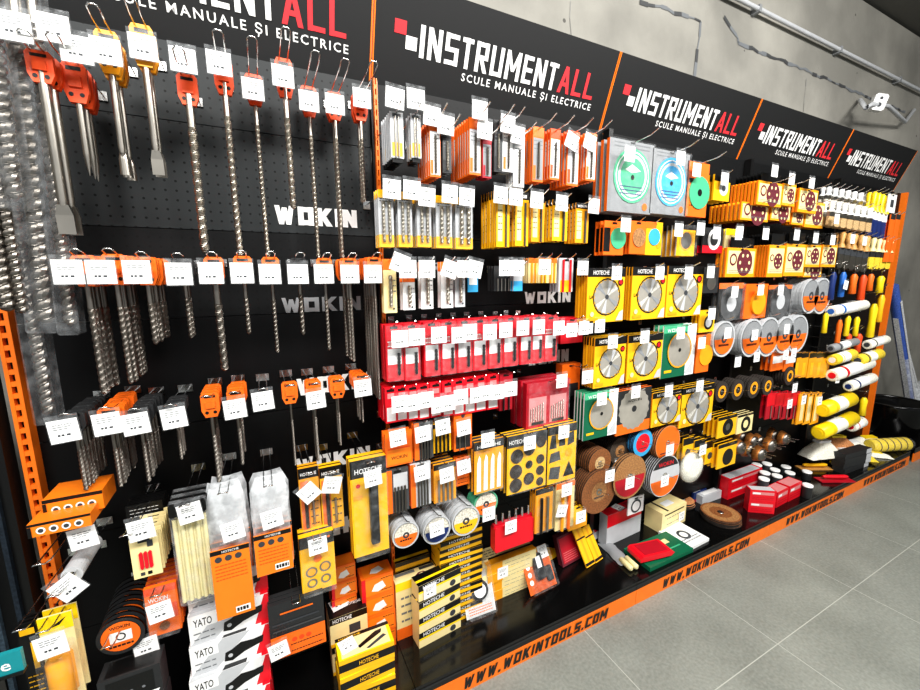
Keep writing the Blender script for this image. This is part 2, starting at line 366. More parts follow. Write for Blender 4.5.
# security camera on bent bracket
e = at(878,103,.12)
a = at(860,100,.28); b_ = at(866,108,.12); c_ = at(872,104,.12); d_ = at(905,122,.24); g_ = at(914,110,.29)
br = M(); br.tube([a, b_, c_, at(888,106,.12), d_, g_], .014, 'light_grey', 8)
hd = M().bev(-.04,.04,-.02,.02,-.055,.055,'white',.012)
hd2 = M().disc(0,-.018,.015,'ink_dark',y=-.021); hd2.disc(.0,.026,.010,'ink_dark',y=-.021)
hd.T = None
eo = bpy.data.objects.new('security_camera', None); COL.objects.link(eo); eo.location = e
hb = hd.build('camera_housing', eo); hb.rotation_euler = (0, .25, -.7); hl = hd2.build('lens', hb)
br2 = M(); br2.v = [(v[0]-e[0], v[1]-e[1], v[2]-e[2]) for v in br.v]; br2.f = br.f; br2.m = br.m; br2.smooth = br.smooth; br2.build('bracket', eo)
tag(eo, 'small white square camera on a bent pipe bracket high on the wall', 'camera')
# ---------------------------------------------------------------- shop stand
JX = [-.05, .967, 1.998, 3.052, 4.032, 4.971]
UX = [.055, .985, 1.99, 3.02, 4.01, 5.05]
D, ZD, ZO = .274, .1107, .0684
PANZ = [(1.855,2.048,'perforated'),(1.575,1.853,'perforated'),(1.33,1.573,'peg_low'),(1.02,1.328,'panel_black'),(.74,1.018,'panel_black'),(.46,.738,'panel_black'),(.12,.458,'panel_black')]
def pl_nodes(nt, b): b.inputs['Base Color'].default_value = (*lin('#0b0b0c'),1); b.inputs['Roughness'].default_value = .42
nodemat('panel_black', pl_nodes)
MATS['panel_black'].node_tree.nodes['Principled BSDF'].inputs['Specular IOR Level'].default_value = .25
def plow(nt, b):
    peg_nodes(nt, b)
    for n in nt.nodes:
        if n.type == 'MIX_RGB': n.inputs[1].default_value = (*lin('#0e0f10'), 1)
nodemat('peg_low', plow)
def deck_nodes(nt, b):
    b.inputs['Base Color'].default_value = (*lin('#0e0e0e'),1); b.inputs['Roughness'].default_value = .14
nodemat('deck_black', deck_nodes)
BAYL = ['first display bay from left, holding long drill bits and chisels over a black deck',
 'second display bay from left with red and white drill packs above black deck',
 'third display bay from left hung with yellow saw blade packs',
 'fourth display bay from left hung with sanding sheets and round disc cases',
 'fifth display bay from left hung with paint brushes and rollers']
LOGOS = {0:[(275,357,224,205,'white'),(282,361,313,298,'grey'),(297,372,396,379,'white'),(296,371,474,459,'white'),(300,385,545,528,'white')],
         1:[(524,570,304,292,'white'),(527,568,366,353,'white')]}
for i in range(5):
    e = bpy.data.objects.new('display_bay', None); COL.objects.link(e); e.location = (UX[i], 0, 0)
    tag(e, BAYL[i], 'shelf unit', 'display bays')
    ox = UX[i]; w = UX[i+1]-UX[i]
    for k, (z0, z1, pm) in enumerate(PANZ):
        if i and pm == 'perforated': pm = 'peg_low'
        m = M().box(.013, w-.014, .03, .05, z0, z1, pm)
        for (a, b2, yb, yt, cm) in LOGOS.get(i, []):
            A = at(a, yb, .03); B2 = at(b2, yb, .03); Tt = at(a, yt, .03)
            if z0 <= A[2] < z1: m.block('WOKIN', A[0]-ox, A[2], Tt[2]-A[2], cm, min(B2[0]-A[0], w-.01-(A[0]-ox)), st=.3, y=.0288, gap=.2)
        m.build('back_panel', e)
    de = bpy.data.objects.new('base_shelf', None); COL.objects.link(de); de.location = (JX[i], 0, 0)
    tag(de, 'black base shelf with orange lettered kicker, ' + ['nearest left, under the long drill bits','second from left, with an open empty front','third from left, under the saw blade packs','fourth from left, carrying red cartons','far right end, under the paint rollers'][i], 'base shelf', 'base shelves')
    m = M(); x0, x1 = 0, JX[i+1]-JX[i]-.002
    m.box(x0, x1, -D, .03, ZD-.012, ZD, 'deck_black'); m.box(x0, x1, -D, -D+.004, ZO+.002, ZD-.014, 'black'); m.box(x0, x1, -D-.003, -D+.01, ZD-.020, ZD-.016, 'charcoal')
    m.build('deck', de)
    k = M().box(x0, x1, -D-.001, -D+.008, .0, ZO+.002, 'orange_metal')
    k.block('WWW.WOKINTOOLS.COM', x0+.17, .013, .045, 'black', .68, st=.24, y=-D-.0022, shear=.25, gap=.28)
    k.build('kicker', de)
    # perforated upright: two rails joined by rungs so the slots are real gaps
    def upright(x, g=1):
        u = M()
        for s in (-1, 1): u.box(x+g*(s*.009-.004), x+g*(s*.009+.004), -.004, .03, .10, 2.05, 'orange_metal')
        u.box(x-.012, x+.012, .012, .03, .10, 2.05, 'black')
        for q in range(65): u.box(x-.006*g, x+.006*g, -.003, .01, .10+q*.03, .112+q*.03, 'orange_metal')
        return u
    if i < 2: upright(0, 1 if i == 0 else .42).build('upright', e)
    else: M().box(-.012,.012,-.004,.03,.1,2.05,'black').build('upright', e)
    if i == 4: upright(w).build('upright', e)
# ---------------------------------------------------------------- sign boards above
ZT, ZB, YT, YB = 2.327, 2.052, -.037, .066
SX = [-.0, .99, 1.99, 2.99, 3.99, 4.99]
for i in range(5):
    x0 = SX[i]; w = SX[i+1]-SX[i]-.004; H = math.hypot(ZT-ZB, YT-YB)
    p = M().box(.004, w-.004, 0, .012, 0, H, 'sign_black')
    fr = M().box(0, .004, -.001, .013, 0, H, 'orange_metal').box(w-.004, w, -.001, .013, 0, H, 'orange_metal').box(.004, w-.004, -.001, .013, 0, .003, 'orange_metal')
    L = M()
    # emblem: a red square over a white square, then the shop name
    L.rect(.066,.105,.160,.196,'red_logo',y=-.0012); L.rect(.105,.143,.124,.160,'white',y=-.0012)
    L.block('INSTRUMENT', .153, .110, .088, 'white', .562, st=.165, gap=.24); L.block('ALL', .728, .110, .088, 'red_logo', .18, st=.165, gap=.2)
    p.text('SCULE MANUALE ȘI ELECTRICE', .315, .074, .023, 'white', w=.60, y=-.0008)
    thing('sign_board', [('board', p), ('frame', fr), ('shop_name', L)],
      'black board with white and red shop name, ' + ['leftmost, cut off by picture edge','second from left','middle one of the five','fourth from left','rightmost, beside the bare wall'][i],
      'sign', (x0, YB, ZB), rx=math.atan2(YB-YT, ZT-ZB), group='shop name boards')
# ---------------------------------------------------------------- light
w = bpy.data.worlds.new('shop_light'); SC.world = w; w.use_nodes = True
w.node_tree.nodes['Background'].inputs[0].default_value = (.95,.97,1,1); w.node_tree.nodes['Background'].inputs[1].default_value = .6
def area(name, loc, sx, sy, pw, rot=(0,0,0)):
    l = bpy.data.lights.new(name, 'AREA'); l.shape = 'RECTANGLE'; l.size = sx; l.size_y = sy; l.energy = pw; l.color = (1,.985,.96)
    o = bpy.data.objects.new(name, l); COL.objects.link(o); o.location = loc; o.rotation_euler = rot
for k, x in enumerate((-.2, 1.6, 3.4)): area('ceiling_lamp', (x,-2.1,3.3), 1.4, .5, 92, (math.radians(32),0,0))
SC.view_settings.view_transform = 'Standard'; SC.view_settings.exposure = -.12
try: SC.view_settings.look = 'Medium High Contrast'
except Exception: SC.view_settings.look = 'None'
cam = bpy.data.cameras.new('camera'); co = bpy.data.objects.new('camera', cam); COL.objects.link(co)
cam.sensor_width = 36; cam.lens = F/920*36; cam.clip_start = .02
mw = Matrix(((R[0][0], -R[1][0], -R[2][0], C[0]), (R[0][1], -R[1][1], -R[2][1], C[1]), (R[0][2], -R[1][2], -R[2][2], C[2]), (0,0,0,1)))
co.matrix_world = mw; SC.camera = co
# ---------------------------------------------------------------- merchandise builders (origin = top centre of the front face; hangs down)
def outline(pts, w, h): return [(x*w, z*h) for x, z in pts]
def hanger(c='orange', w=.042, h=.062, d=.012):
    m = M(); o = outline([(-.5,-.1),(-.38,0),(.38,0),(.5,-.1),(.5,-.72),(.32,-1),(-.32,-1),(-.5,-.72)], w, h)
    m.prism(o, 0, d, c)
    m.box(-w*.26, w*.26, -.004, 0, -h*.62, -h*.36, c); m.disc(-w*.22, -h*.8, w*.1, 'black', y=-.0007); m.disc(w*.22, -h*.8, w*.1, 'black', y=-.0007)
    m.rect(-w*.3, w*.3, -h*.2, -h*.1, 'black', y=-.0006)
    return m
def shank(r, L0, z0, y=0):
    return M().lathe([(r*.95, z0), (r*.95, z0-L0*.5), (r*.7, z0-L0*.55), (r*.7, z0-L0)][::-1], 'steel', 10, c=(0, y, 0))
def flute(r, z0, L, pitch=None, y=0, mt='steel', nr=10):
    m = M(); pitch = pitch or r*4.2; n = 12; rings = max(6, int(L/pitch*nr)); vs = []
    for k in range(rings+1):
        z = z0-L*k/rings; a0 = 2*PI*(z/pitch); tip = 1 if k < rings-1 else (.75 if k == rings-1 else .25)
        for i in range(n):
            t = 2*PI*i/n; rr = r*tip*(.72+.28*abs(math.cos(t)))
            vs.append((rr*math.cos(t+a0), y+rr*math.sin(t+a0), z))
    fs = [(k*n+(i+1)%n, k*n+i, (k+1)*n+i, (k+1)*n+(i+1)%n) for k in range(rings) for i in range(n)]
    m.add(vs, fs, mt); m.add(vs[-n:], [tuple(range(n))[::-1]], mt); return m
def drill(c, r, H, hw=.042, hh=.06, mt='steel', sl=None):
    """hanger with an SDS drill bit below; H = full height"""
    y = .006; sl = sl if sl is not None else min(.05, (H-hh)*.3)
    sh = M().lathe([(r*.85, -hh-sl), (r*.85, -hh*.5)], 'steel_dark' if mt != 'steel' else 'steel', 10, c=(0, y, 0))
    return [('hanger', hanger(c, hw, hh)), ('shank', sh), ('flute', flute(r, -hh-sl, H-hh-sl, y=y, mt=mt))]
def chisel(c, r, H, kind, hw=.042, hh=.075):
    y = .008; m = M().lathe([(r*.8, -H*.84), (r, -H*.8), (r, -hh*.6)], 'steel', 8, c=(0, y, 0)); e = M(); z0 = -H*.83
    if kind == 'flat':
        w = r*1.55; e.add([(-r,y-r*.7,z0),(r,y-r*.7,z0),(r,y+r*.7,z0),(-r,y+r*.7,z0),(-w,y-r*.35,z0-H*.06),(w,y-r*.35,z0-H*.06),(w,y+r*.35,z0-H*.06),(-w,y+r*.35,z0-H*.06),(-w,y-.001,-H),(w,y-.001,-H),(w,y+.001,-H),(-w,y+.001,-H)],
              [(0,1,2,3),(0,4,5,1),(1,5,6,2),(2,6,7,3),(3,7,4,0),(4,8,9,5),(5,9,10,6),(6,10,11,7),(7,11,8,4),(8,11,10,9)], 'steel')
    elif kind == 'gouge':
        n = 8; vs = []
        for z, k in ((z0, .9), (z0-H*.05, 1.5), (-H, 1.6)):
            for i in range(n+1):
                a = PI*i/n; vs.append((r*k*math.cos(a), y+r*k*.7-r*k*math.sin(a), z))
        e.add(vs, [(k*(n+1)+i, k*(n+1)+i+1, (k+1)*(n+1)+i+1, (k+1)*(n+1)+i) for k in range(2) for i in range(n)], 'steel')
        e.lathe([(r*.3, -H*.97), (r*.9, z0)], 'steel_dark', 8, c=(0, y+.002, 0))
    else: e.lathe([(.0008, -H), (r*.5, -H*.93), (r*.95, z0)], 'steel', 8, c=(0, y, 0))
    return [('hanger', hanger(c, hw, hh)), ('shank', m), ('blade', e)]
def card(w, h, d, base, ops=(), part='card', tab=True, side=None, extra=()):
    """box or blister card with art; ops use 0..1 coordinates, (0,0) at lower left"""
    P = {part: M()}; order = [part]; subs = {}
    P[part].box(-w/2, w/2, 0, d, -h, 0, base, side=side)
    if tab: P[part].rect(-.012, .012, -.012, -.004, 'black')
    X = lambda u: (u-.5)*w
    Z = lambda v: (v-1)*h
    y0_ = 0; UP = {}
    for op in ops:
        k = op[0]; pn = part
        if ':' in k: pn, k = k.split(':')
        if pn not in P: P[pn] = M(); order.append(pn)
        m = P[pn]; y0_ += .00012; yl = -.0006-y0_-UP.get(pn, 0)
        if k == 'cyl': UP[pn] = op[4]-.0004
        if k == 'r': m.rect(X(op[1]), X(op[3]), Z(op[2]), Z(op[4]), op[5], yl)
        elif k == 'c': m.disc(X(op[1]), Z(op[2]), op[3]*w, op[4], yl)
        elif k == 'g': m.ring(X(op[1]), Z(op[2]), op[3]*w, op[4]*w, op[5], yl)
        elif k == 'p': m.poly([(X(a), Z(b)) for a, b in op[1]], op[2], yl)
        elif k == 't': m.text(op[1], X(op[2]), Z(op[3]), op[4]*h, op[5], w=(op[6]*w if len(op) > 6 else None), y=yl)
        elif k == 'b': m.block(op[1], X(op[2]), Z(op[3]), op[4]*h, op[5], op[6]*w, st=.24, y=yl)
        elif k == 'd':
            z0, z1, n = op[3], op[4], op[5]
            for q in range(n): m.dashes(X(op[1]), X(op[2]), Z(z0+(z1-z0)*q/max(1, n-1)), h*.012+.0008, op[6], y=yl, seed=q+int(w*1e4))
        elif k == 'cyl': m.cylY(X(op[1]), Z(op[2]), op[3]*w, -op[4], 0, op[5], n=22)            # raised disc
        elif k == 'box': m.bev(X(op[1]), X(op[3]), -op[5], 0, Z(op[2]), Z(op[4]), op[6], b=min(.004, w*.06))
        elif k == 'rod': m.lathe([(op[5], Z(op[3])), (op[5], Z(op[4]))][::(1 if op[3] < op[4] else -1)], op[6], 8, c=(X(op[1]), -op[5]-.001, 0))
        elif k == 'flu': m.v += []; fm = flute(op[5], Z(op[4]), (op[4]-op[3])*h, y=-op[5]-.001, mt=op[6]); m.add([(a+X(op[1]), b, c) for a, b, c in fm.v], fm.f, op[6])
        elif k == 'star': # toothed disc
            n = 36; m.poly([(X(op[1])+op[3]*w*(1 if i % 2 else .93)*math.cos(2*PI*i/n), Z(op[2])+op[3]*w*(1 if i % 2 else .93)*math.sin(2*PI*i/n)) for i in range(n)], op[4], yl)
    out = [(n, P[n]) for n in order]
    return out+list(extra)
def bubble(w, h, z0, d, mt='clear', b=.006):    # clear blister shell
    return ('clear_cover', M().bev(-w/2, w/2, -d, 0, z0-h, z0, mt, b))
def pos(px, py, y):
    return at(px, py, y)
WCNT = {}
def stack(name, parts, cat, front, rest, loc, n=1, dy=.014, grp=None, jit=.0, dz=0, rz=0, sway=0):
    """front item at loc, the others behind it on the same hook"""
    root = thing(name, parts, front, cat, loc, rz)
    if n > 1 and grp: root['group'] = grp
    rr = random.Random(int(abs(loc[0])*1e4)); out = [root]
    for i in range(1, n):
        r = dup(root, (loc[0]+rr.uniform(-jit, jit), loc[1]+dy*i, loc[2]+rr.uniform(-jit, jit)*.5+dz*i), rest, grp, rz=rz+rr.uniform(-sway, sway))
        out.append(r)
    return out
ORD = ['first','second','third','fourth','fifth','sixth','seventh','eighth','ninth','tenth','eleventh','twelfth','thirteenth','fourteenth','fifteenth','sixteenth']
# =============================================================== BAY 1, top row: long SDS bits and chisels
def hangrow(rows, rowname, ytip, prefix):
    for i, r in enumerate(rows):
        (hx, hy0), (bx, by1), yf, spec, tags = r[:5]; n = r[5] if len(r) > 5 else 1
        T = at(hx, hy0, yf); Bt = at(bx, by1, yf+.006); H = T[2]-Bt[2]
        kind = spec[0]; c = spec[1]; rad = spec[2]; hh = spec[4] if len(spec) > 4 else .06
        desc = spec[3]
        where = '%s hook, %s' % (ORD[i], rowname)
        if kind == 'drill': pr_ = drill(c, rad, H, hh=hh, mt='steel' if (c != 'charcoal' and rowname[0] == 't' and rowname[1] == 'o') else 'steel_dark'); nm = 'drill_bit'; ct = 'drill bit'
        else: pr_ = chisel(c, rad, H, kind, hh=hh); nm = 'chisel'; ct = 'chisel'
        stack(nm, pr_, ct, '%s, %s' % (desc, where), '%s, behind the front one, %s' % (desc, where), T, n, (min(.03, (-.015-yf)/n) if n > 1 else .02), '%s on the %s' % (desc, where), jit=.003)
        hook(T[0], T[2]-.006, ytip, 'wire hook and price tag for %s, %s' % (desc, where), tags=tags)
Y1 = -.25
rowA = [
 ((37,50),(62,234),-.17,('flat','orange_deep',.0095,'wide spade chisel',.06),[(53,28,-.2)],2),
 ((72,62),(94,176),-.13,('point','orange_deep',.0065,'slim pointed chisel',.08),[(76,49,-.19)],3),
 ((105,30),(115,174),-.15,('gouge','amber',.0065,'hollow gouge chisel',.085),[(106,51,-.17)],3),
 ((140,24),(160,175),-.15,('flat','amber',.0075,'flat blade chisel',.085),[(143,47,-.16)],2),
 ((186,74),(212,254),-.12,('drill','orange_deep',.0105,'thick long masonry drill',.068),[(183,60,-.16)]),
 ((222,60),(243,256),-.11,('drill','orange_deep',.0085,'long masonry drill',.078),[(219,63,-.15)]),
 ((253,74),(268,258),-.06,('drill','orange_deep',.0065,'slim long masonry drill',.076),[(253,89,-.08)]),
 ((283,58),(290,209),-.10,('drill','orange_deep',.0085,'shorter bright masonry drill',.095),[(283,76,-.13)]),
 ((308,86),(316,258),-.05,('drill','orange_deep',.0065,'thin long masonry drill',.08),[(309,101,-.09)]),
 ((334,92),(340,258),-.05,('drill','orange_deep',.0065,'long twin-fluted masonry drill',.075),[(335,104,-.10)],2),
 ((360,92),(361,202),-.06,('drill','orange_deep',.0055,'short masonry drill',.078),[(362,98,-.08)],2)]
hangrow(rowA, 'top left row', -.225, '')
rowB = [
 ((82,255),(94,395),-.17,('drill','orange',.0075,'medium masonry drill',.068),[(68,272,-.2)],4),
 ((112,254),(120,385),-.18,('drill','orange',.0065,'medium drill in bunch',.068),[(101,272,-.2)],6),
 ((144,257),(147,345),-.18,('drill','orange',.0065,'short drill in bunch',.064),[(137,272,-.2)],6),
 ((182,259),(193,338),-.14,('drill','charcoal',.006,'short dark masonry drill',.05),[(179,274,-.2)],2),
 ((213,257),(223,371),-.17,('drill','orange',.0095,'stout masonry drill',.066),[(211,273,-.19)]),
 ((242,256),(249,334),-.16,('drill','orange',.006,'short slim masonry drill',.066),[(242,273,-.18)]),
 ((270,257),(275,353),-.14,('drill','orange',.0055,'medium slim masonry drill',.064),[(270,274,-.17)]),
 ((298,258),(302,335),-.13,('drill','charcoal',.0065,'short dark masonry drill',.05),[(298,274,-.17)]),
 ((324,258),(323,351),-.14,('drill','orange',.0055,'medium thin masonry drill',.064),[(324,274,-.17)]),
 ((349,258),(351,362),-.15,('drill','orange',.0055,'medium slim drill pair',.064),[(350,274,-.17)],4),
 ((374,257),(378,400),-.16,('drill','orange',.005,'long thin masonry drill bunch',.064),[(373,274,-.18)],6)]
hangrow(rowB, 'second left row', -.21, '')
rowC = [
 ((72,413),(78,492),-.17,('drill','charcoal',.005,'small dark masonry drill',.045),[(64,431,-.21,-4)],8),
 ((108,408),(110,489),-.18,('drill','orange',.005,'small drill in bunch',.06),[(107,424,-.2,-3)],8),
 ((138,408),(144,483),-.17,('drill','charcoal',.005,'small dark drill in bunch',.045),[(136,424,-.2,-4)],6),
 ((174,402),(180,460),-.15,('drill','charcoal',.004,'tiny dark masonry drill',.04),[(174,418,-.19,-4)],3),
 ((209,393),(214,484),-.14,('drill','orange',.006,'small masonry drill with open clip',.066),[],4),
 ((235,390),(237,466),-.15,('drill','orange',.005,'small masonry drill',.062),[(235,409,-.18,-3)],4),
 ((289,382),(293,466),-.13,('drill','orange',.0042,'thin drill with open clip',.064),[]),
 ((313,381),(319,461),-.14,('drill','orange',.005,'thin steel drill',.06),[(316,400,-.17,-3)],2),
 ((337,378),(338,446),-.14,('drill','orange',.0042,'thin drill pair with open clip',.062),[],2),
 ((361,374),(361,423),-.13,('drill','orange',.0038,'short thin drill',.055),[(363,388,-.17,-2)],3)]
hangrow(rowC, 'third left row', -.21, '')
P = at(263,388,-.12); hook(P[0], P[2], -.19, 'empty double wire hook with white price tag, between two orange drill hangers', tags=[(263,401,-.18,-3)])
# big drills in clear tubes at the left edge
for k, (tx, ty, bx, by, yf, r, lab) in enumerate([
  (28,-30,72,330,-.14,.013,'huge masonry drill in clear square tube, rightmost at left edge'),
  (10,-30,47,328,-.15,.017,'huge thick masonry drill in clear tube at the left edge'),
  (4,150,50,418,-.10,.014,'long masonry drill in clear tube hanging lowest at left edge'),
  (-14,100,24,318,-.17,.012,'bare masonry drill beside the orange perforated upright'),
  (-30,100,9,316,-.18,.013,'masonry drill cut off by left picture edge'),
  (-16,-30,16,205,-.2,.014,'clear tube with steel chisel, uppermost at left edge')]):
    T = at(tx, ty, yf); Bt = at(bx, by, yf); H = T[2]-Bt[2]
    sh = M().lathe([(r*.7, -.10), (r*.7, 0)], 'steel', 10)
    parts = [('shank', sh), ('flute', flute(r, -.10, H-.11, pitch=r*2.7, mt='steel_dark'))]
    if k in (0, 1, 2, 5): parts.append(('clear_tube', M().bev(-r*1.5, r*1.5, -r*1.5, r*1.5, -H-.01, .01, 'clear', .004)))
    lean = math.atan2(Bt[0]-T[0], H)
    o = thing('long_drill_bit', parts, lab, 'drill bit', T, ry=-lean if abs(lean) < .2 else -.2)
P = at(30,20,-.12); hook(P[0]-.05, P[2], -.25, 'double wire hook with white price tag at the upper left corner', tags=[(13,26,-.21)])
# left edge: neighbouring rack with slate uprights and a teal shelf sign
for (xa, xb, yy, nm, lb) in [(-.42,-.145,-.16,'slate_dark','wide dark steel rack post at the left picture edge'),(-.135,-.06,-.13,'slate','slate blue steel rack post left of the orange upright'),(-.055,.025,-.03,'black','narrow black rack post beside the orange upright')]:
    thing('rack_post', [('post', M().box(xa, xb, yy, yy+.05, 0, 1.32, nm)), ('flange', M().box(xa+.01, xa+.02, yy-.012, yy, 0, 1.32, 'slate')), ('flange', M().box(xb-.03, xb-.02, yy-.012, yy, 0, 1.32, 'slate_dark'))], lb, 'rack')
q = at(-2,664,-.32)
thing('shelf_sign', [('board', M().box(-.09,.034,0,.01,-.03,.016,'teal').box(-.09,.034,-.004,.014,-.036,-.03,'black')), ('lettering', M().text('lle', -.012,-.02,.024,'white',y=-.001))], 'teal shelf sign with white lettering at the lower left edge', 'sign', q)
# ---------------------------------------------------------------- generic hung packs
def packs(name, cat, ext, yf, n, depth, d, desc, where, base, ops=(), tags=(), hk='s', ytip=None, part='card', extra=None, tab=True, side=None, rz=0, jit=.0015, taghook=True, word=None):
    loc, w, h = fit(*ext, yf)
    o = ops(w, h) if callable(ops) else ops
    ex = extra(w, h) if extra else ()
    parts = card(w, h, d, base, o, part, tab, side, ex)
    dy = max(d+.002, depth/n) if n > 1 else 0
    stack(name, parts, cat, '%s, %s' % (desc, where), '%s, behind the front one, %s' % (desc, where), loc, n, dy, '%s, %s' % (desc, where), jit=jit, rz=rz)
    if hk: hook(loc[0], loc[2]-.006, ytip if ytip is not None else yf-.03, 'wire hook with price tag, holding %s, %s' % (word or desc, where) if tags else 'wire hook holding %s, %s' % (word or desc, where), style=hk, tags=tags)
    return loc, w, h
def A_bit(c1='orange', c2='white', metal='steel_dark'):      # narrow card with a single bit in a sleeve
    def f(w, h): return [('r',0,.82,1,1,c1), ('r',.06,.04,.94,.8,c2), ('d',.12,.9,.74,.6,3,'ink'), ('bit:flu',.5,.05,.06,.72,min(.004,w*.16),metal), ('r',.08,.05,.3,.3,c1)]
    return f
def A_lines(c1, c2='black'):
    def f(w, h): return [('r',0,.84,1,1,c2), ('r',.08,.1,.92,.8,c1), ('d',.15,.85,.7,.3,5,c2), ('b','WOKIN',.12,.88,.07,'white',.76)]
    return f
def A_blister(w, h):                                         # grey and yellow twin blister
    return [('r',0,0,1,.22,'yellow'), ('r',0,.86,1,1,'yellow'), ('bit:flu',.3,.08,.08,.8,w*.12,'steel'), ('bit:flu',.7,.08,.08,.8,w*.12,'steel'), ('d',.1,.9,.84,.8,2,'ink_dark')]
def clear(zf0=.0, zf1=1, d=.008): return lambda w, h: [('clear_cover', M().bev(-w*.48, w*.48, -d, 0, -h*zf1, -h*zf0, 'clear', .003))]
# =============================================================== BAY 1, lower hooks
for k, (x, y, w_, lb) in enumerate([(74,505,62,'upper'), (60,519,66,'lower')]):
    packs('saw_blade_box', 'box', (x,y-10 if k == 0 else y,y+9 if k == 0 else y+13,w_), -.17-.05*k, 1, 0, .09, 'long orange box printed with round pictures', '%s of the pair at left' % lb, 'orange_print',
      [('r',0,.82,1,1,'black')]+[('c',.2+.2*q,.42,.075,'white') for q in range(4)]+[('c',.2+.2*q,.42,.045,'ink_dark') for q in range(4)]+[('r',0,0,.06,.8,'black')], tab=False, hk=None)
P = at(83,520,-.2); hook(at(70,520,-.1)[0], at(70,528,-.1)[2], -.27, 'wire hook with price tag under the orange saw boxes', tags=[(83,538,-.2,-5)])
packs('blade_card','blade card',(145,503,520,38),-.08,6,.06,.004,'black hanging card with white script','left bay above the red-bar pack','black',[('d',.1,.9,.7,.3,3,'white')],tags=[(141,530,-.23,-4)],hk='u',ytip=-.25)
packs('glue_cartridge_pack','blister pack',(146,537,577,30),-.21,8,.15,.006,'cream card with three red cartridges','left bay, lower','cream',
  [('cartridge:box',.28,.22,.4,.66,.004,'red'),('cartridge:box',.44,.22,.56,.66,.004,'red'),('cartridge:box',.6,.22,.72,.66,.004,'red'),('r',.25,.06,.4,.14,'ink_dark'),('r',.5,.06,.65,.14,'black'),('r',.6,.76,.8,.92,'ink_dark')],hk=None)
def glue(w, h):
    g = M()
    for q in range(9): g.lathe([(.0052,-h*.98),(.0052,-h*.16)],'glue',8,c=(-w*.40+q*w*.1, .006+.006*(q%2), 0))
    return [('glue_sticks', g), ('clear_bag', M().bev(-w*.5,w*.5,-.004,.018,-h,0,'clear',.006))]
packs('glue_stick_pack','glue sticks',(193,500,603,38),-.2,3,.10,.018,'clear bag of long yellowish glue sticks','left of white plastic bags','clear',[('header:box',.0,.88,1,1,.005,'black'),('header:r',.05,.9,.35,.98,'orange')],tags=[(190,513,-.215,-6)],hk='u',extra=glue,ytip=-.24,tab=False)
def bag(w, h):
    m = M(); rr = random.Random(int(w*1e4)); n = 8; rows = 10; vs = []
    for k in range(rows+1):
        for i in range(n+1):
            sx = (i/n-.5)*w*(1.0 if k else .75); bul = math.sin(PI*i/n)*math.sin(PI*min(1,.1+k/rows))*.022
            vs.append((sx+rr.uniform(-.002,.002), .006-bul+rr.uniform(-.004,.004), -h*k/rows))
    m.add(vs, [((k+1)*(n+1)+i, (k+1)*(n+1)+i+1, k*(n+1)+i+1, k*(n+1)+i) for k in range(rows) for i in range(n)], 'clear_bag', True)
    return m
for (bx,by0,by1,bw,cx,c0,c1,cw,tg,nm,n) in [((231),486,616,40,238,540,608,38,(233,531),'leftmost of two white plastic bags',3),(272,480,575,38,277,526,566,37,(272,519),'right one of two white plastic bags',3)]:
    loc, w, h = fit(bx,by0,by1,bw,-.2); l2, w2, h2 = fit(cx,c0,c1,cw,-.2)
    cd = M(); z1 = l2[2]-loc[2]; z0 = z1-h2; xx = 0
    cd.box(xx-w*.49, xx+w*.49, -.026, -.022, z0, z1, 'orange_print'); cd.rect(xx-w*.49,xx+w*.49,z1-.012,z1,'black',y=-.0268); cd.text('HOTECHE',xx-w*.2,z1-.009,.006,'white',y=-.0275)
    for q in range(3): cd.disc(xx-w*.3+q*w*.25,z1-.026,.008,'ink_dark',y=-.0272)
    for q in range(5): cd.dashes(xx-w*.4,xx+w*.4,z1-.045-q*.01,.002,'orange_deep',y=-.0272,seed=q)
    cd.rect(xx+w*.0,xx+w*.38,z0+.008,z0+.026,'white',y=-.0272); cd.dashes(xx+w*.03,xx+w*.36,z0+.012,.010,'black',y=-.0276,seed=4)
    stack('cable_tie_bag',[('bag', bag(w, h)), ('card', cd)],'cable ties','orange carded clear bag of white cable ties, '+nm,'carded bag of white cable ties, behind '+nm,loc,n,.035,'cable tie bags, '+nm,jit=.006)
    hook(loc[0],loc[2]-.006,-.25,'double wire hook with price tag, on the '+nm,tags=[(tg[0],tg[1],-.232,-6)])
# two orange drill accessory cards, utility knife clamshell, hole saw kit
K1 = lambda w, h: [('r',0,.84,1,1,'black'),('t','HOTECHE',.1,.88,.05,'white',.8),('r',.06,.04,.45,.8,'orange'),('tool:rod',.3,0,.08,.74,w*.09,'black'),('tool:rod',.65,0,.1,.5,w*.06,'steel'),('c',.7,.65,.14,'white'),('d',.5,.92,.45,.1,4,'black')]
packs('drill_accessory_card','blister pack',(310,467,531,20),-.15,2,.04,.012,'narrow black and orange accessory card','below the lowest bright logo, left one','amber',K1,tags=[(309,493,-.19,-35)],hk='u',ytip=-.21,extra=clear(.14,1,.014))
packs('drill_accessory_card','blister pack',(332,466,529,22),-.15,2,.04,.012,'wider yellow accessory card','below the lowest bright logo, right one','yellow',K1,tags=[(332,485,-.19,15)],hk='u',ytip=-.21,extra=clear(.14,1,.014))
packs('utility_knife_pack','knife',(370,458,554,36),-.2,2,.05,.02,'tall clear pack with black knife on yellow','left of second bay edge','yellow',
  lambda w,h:[('r',0,.82,1,1,'black'),('t','HOTECHE',.12,.86,.05,'white',.76),('c',.2,.74,.06,'red'),('knife:bev' if 0 else 'knife:box',.48,.12,.72,.8,.014,'black'),('knife:box',.52,.66,.68,.76,.017,'dark_grey'),('knife:box',.5,.5,.7,.53,.0155,'charcoal'),('knife:box',.5,.4,.7,.43,.0155,'charcoal'),('r',.06,.6,.3,.64,'amber')],tags=[(373,478,-.235,-4)],hk='u',ytip=-.25,extra=clear(0,1,.022))
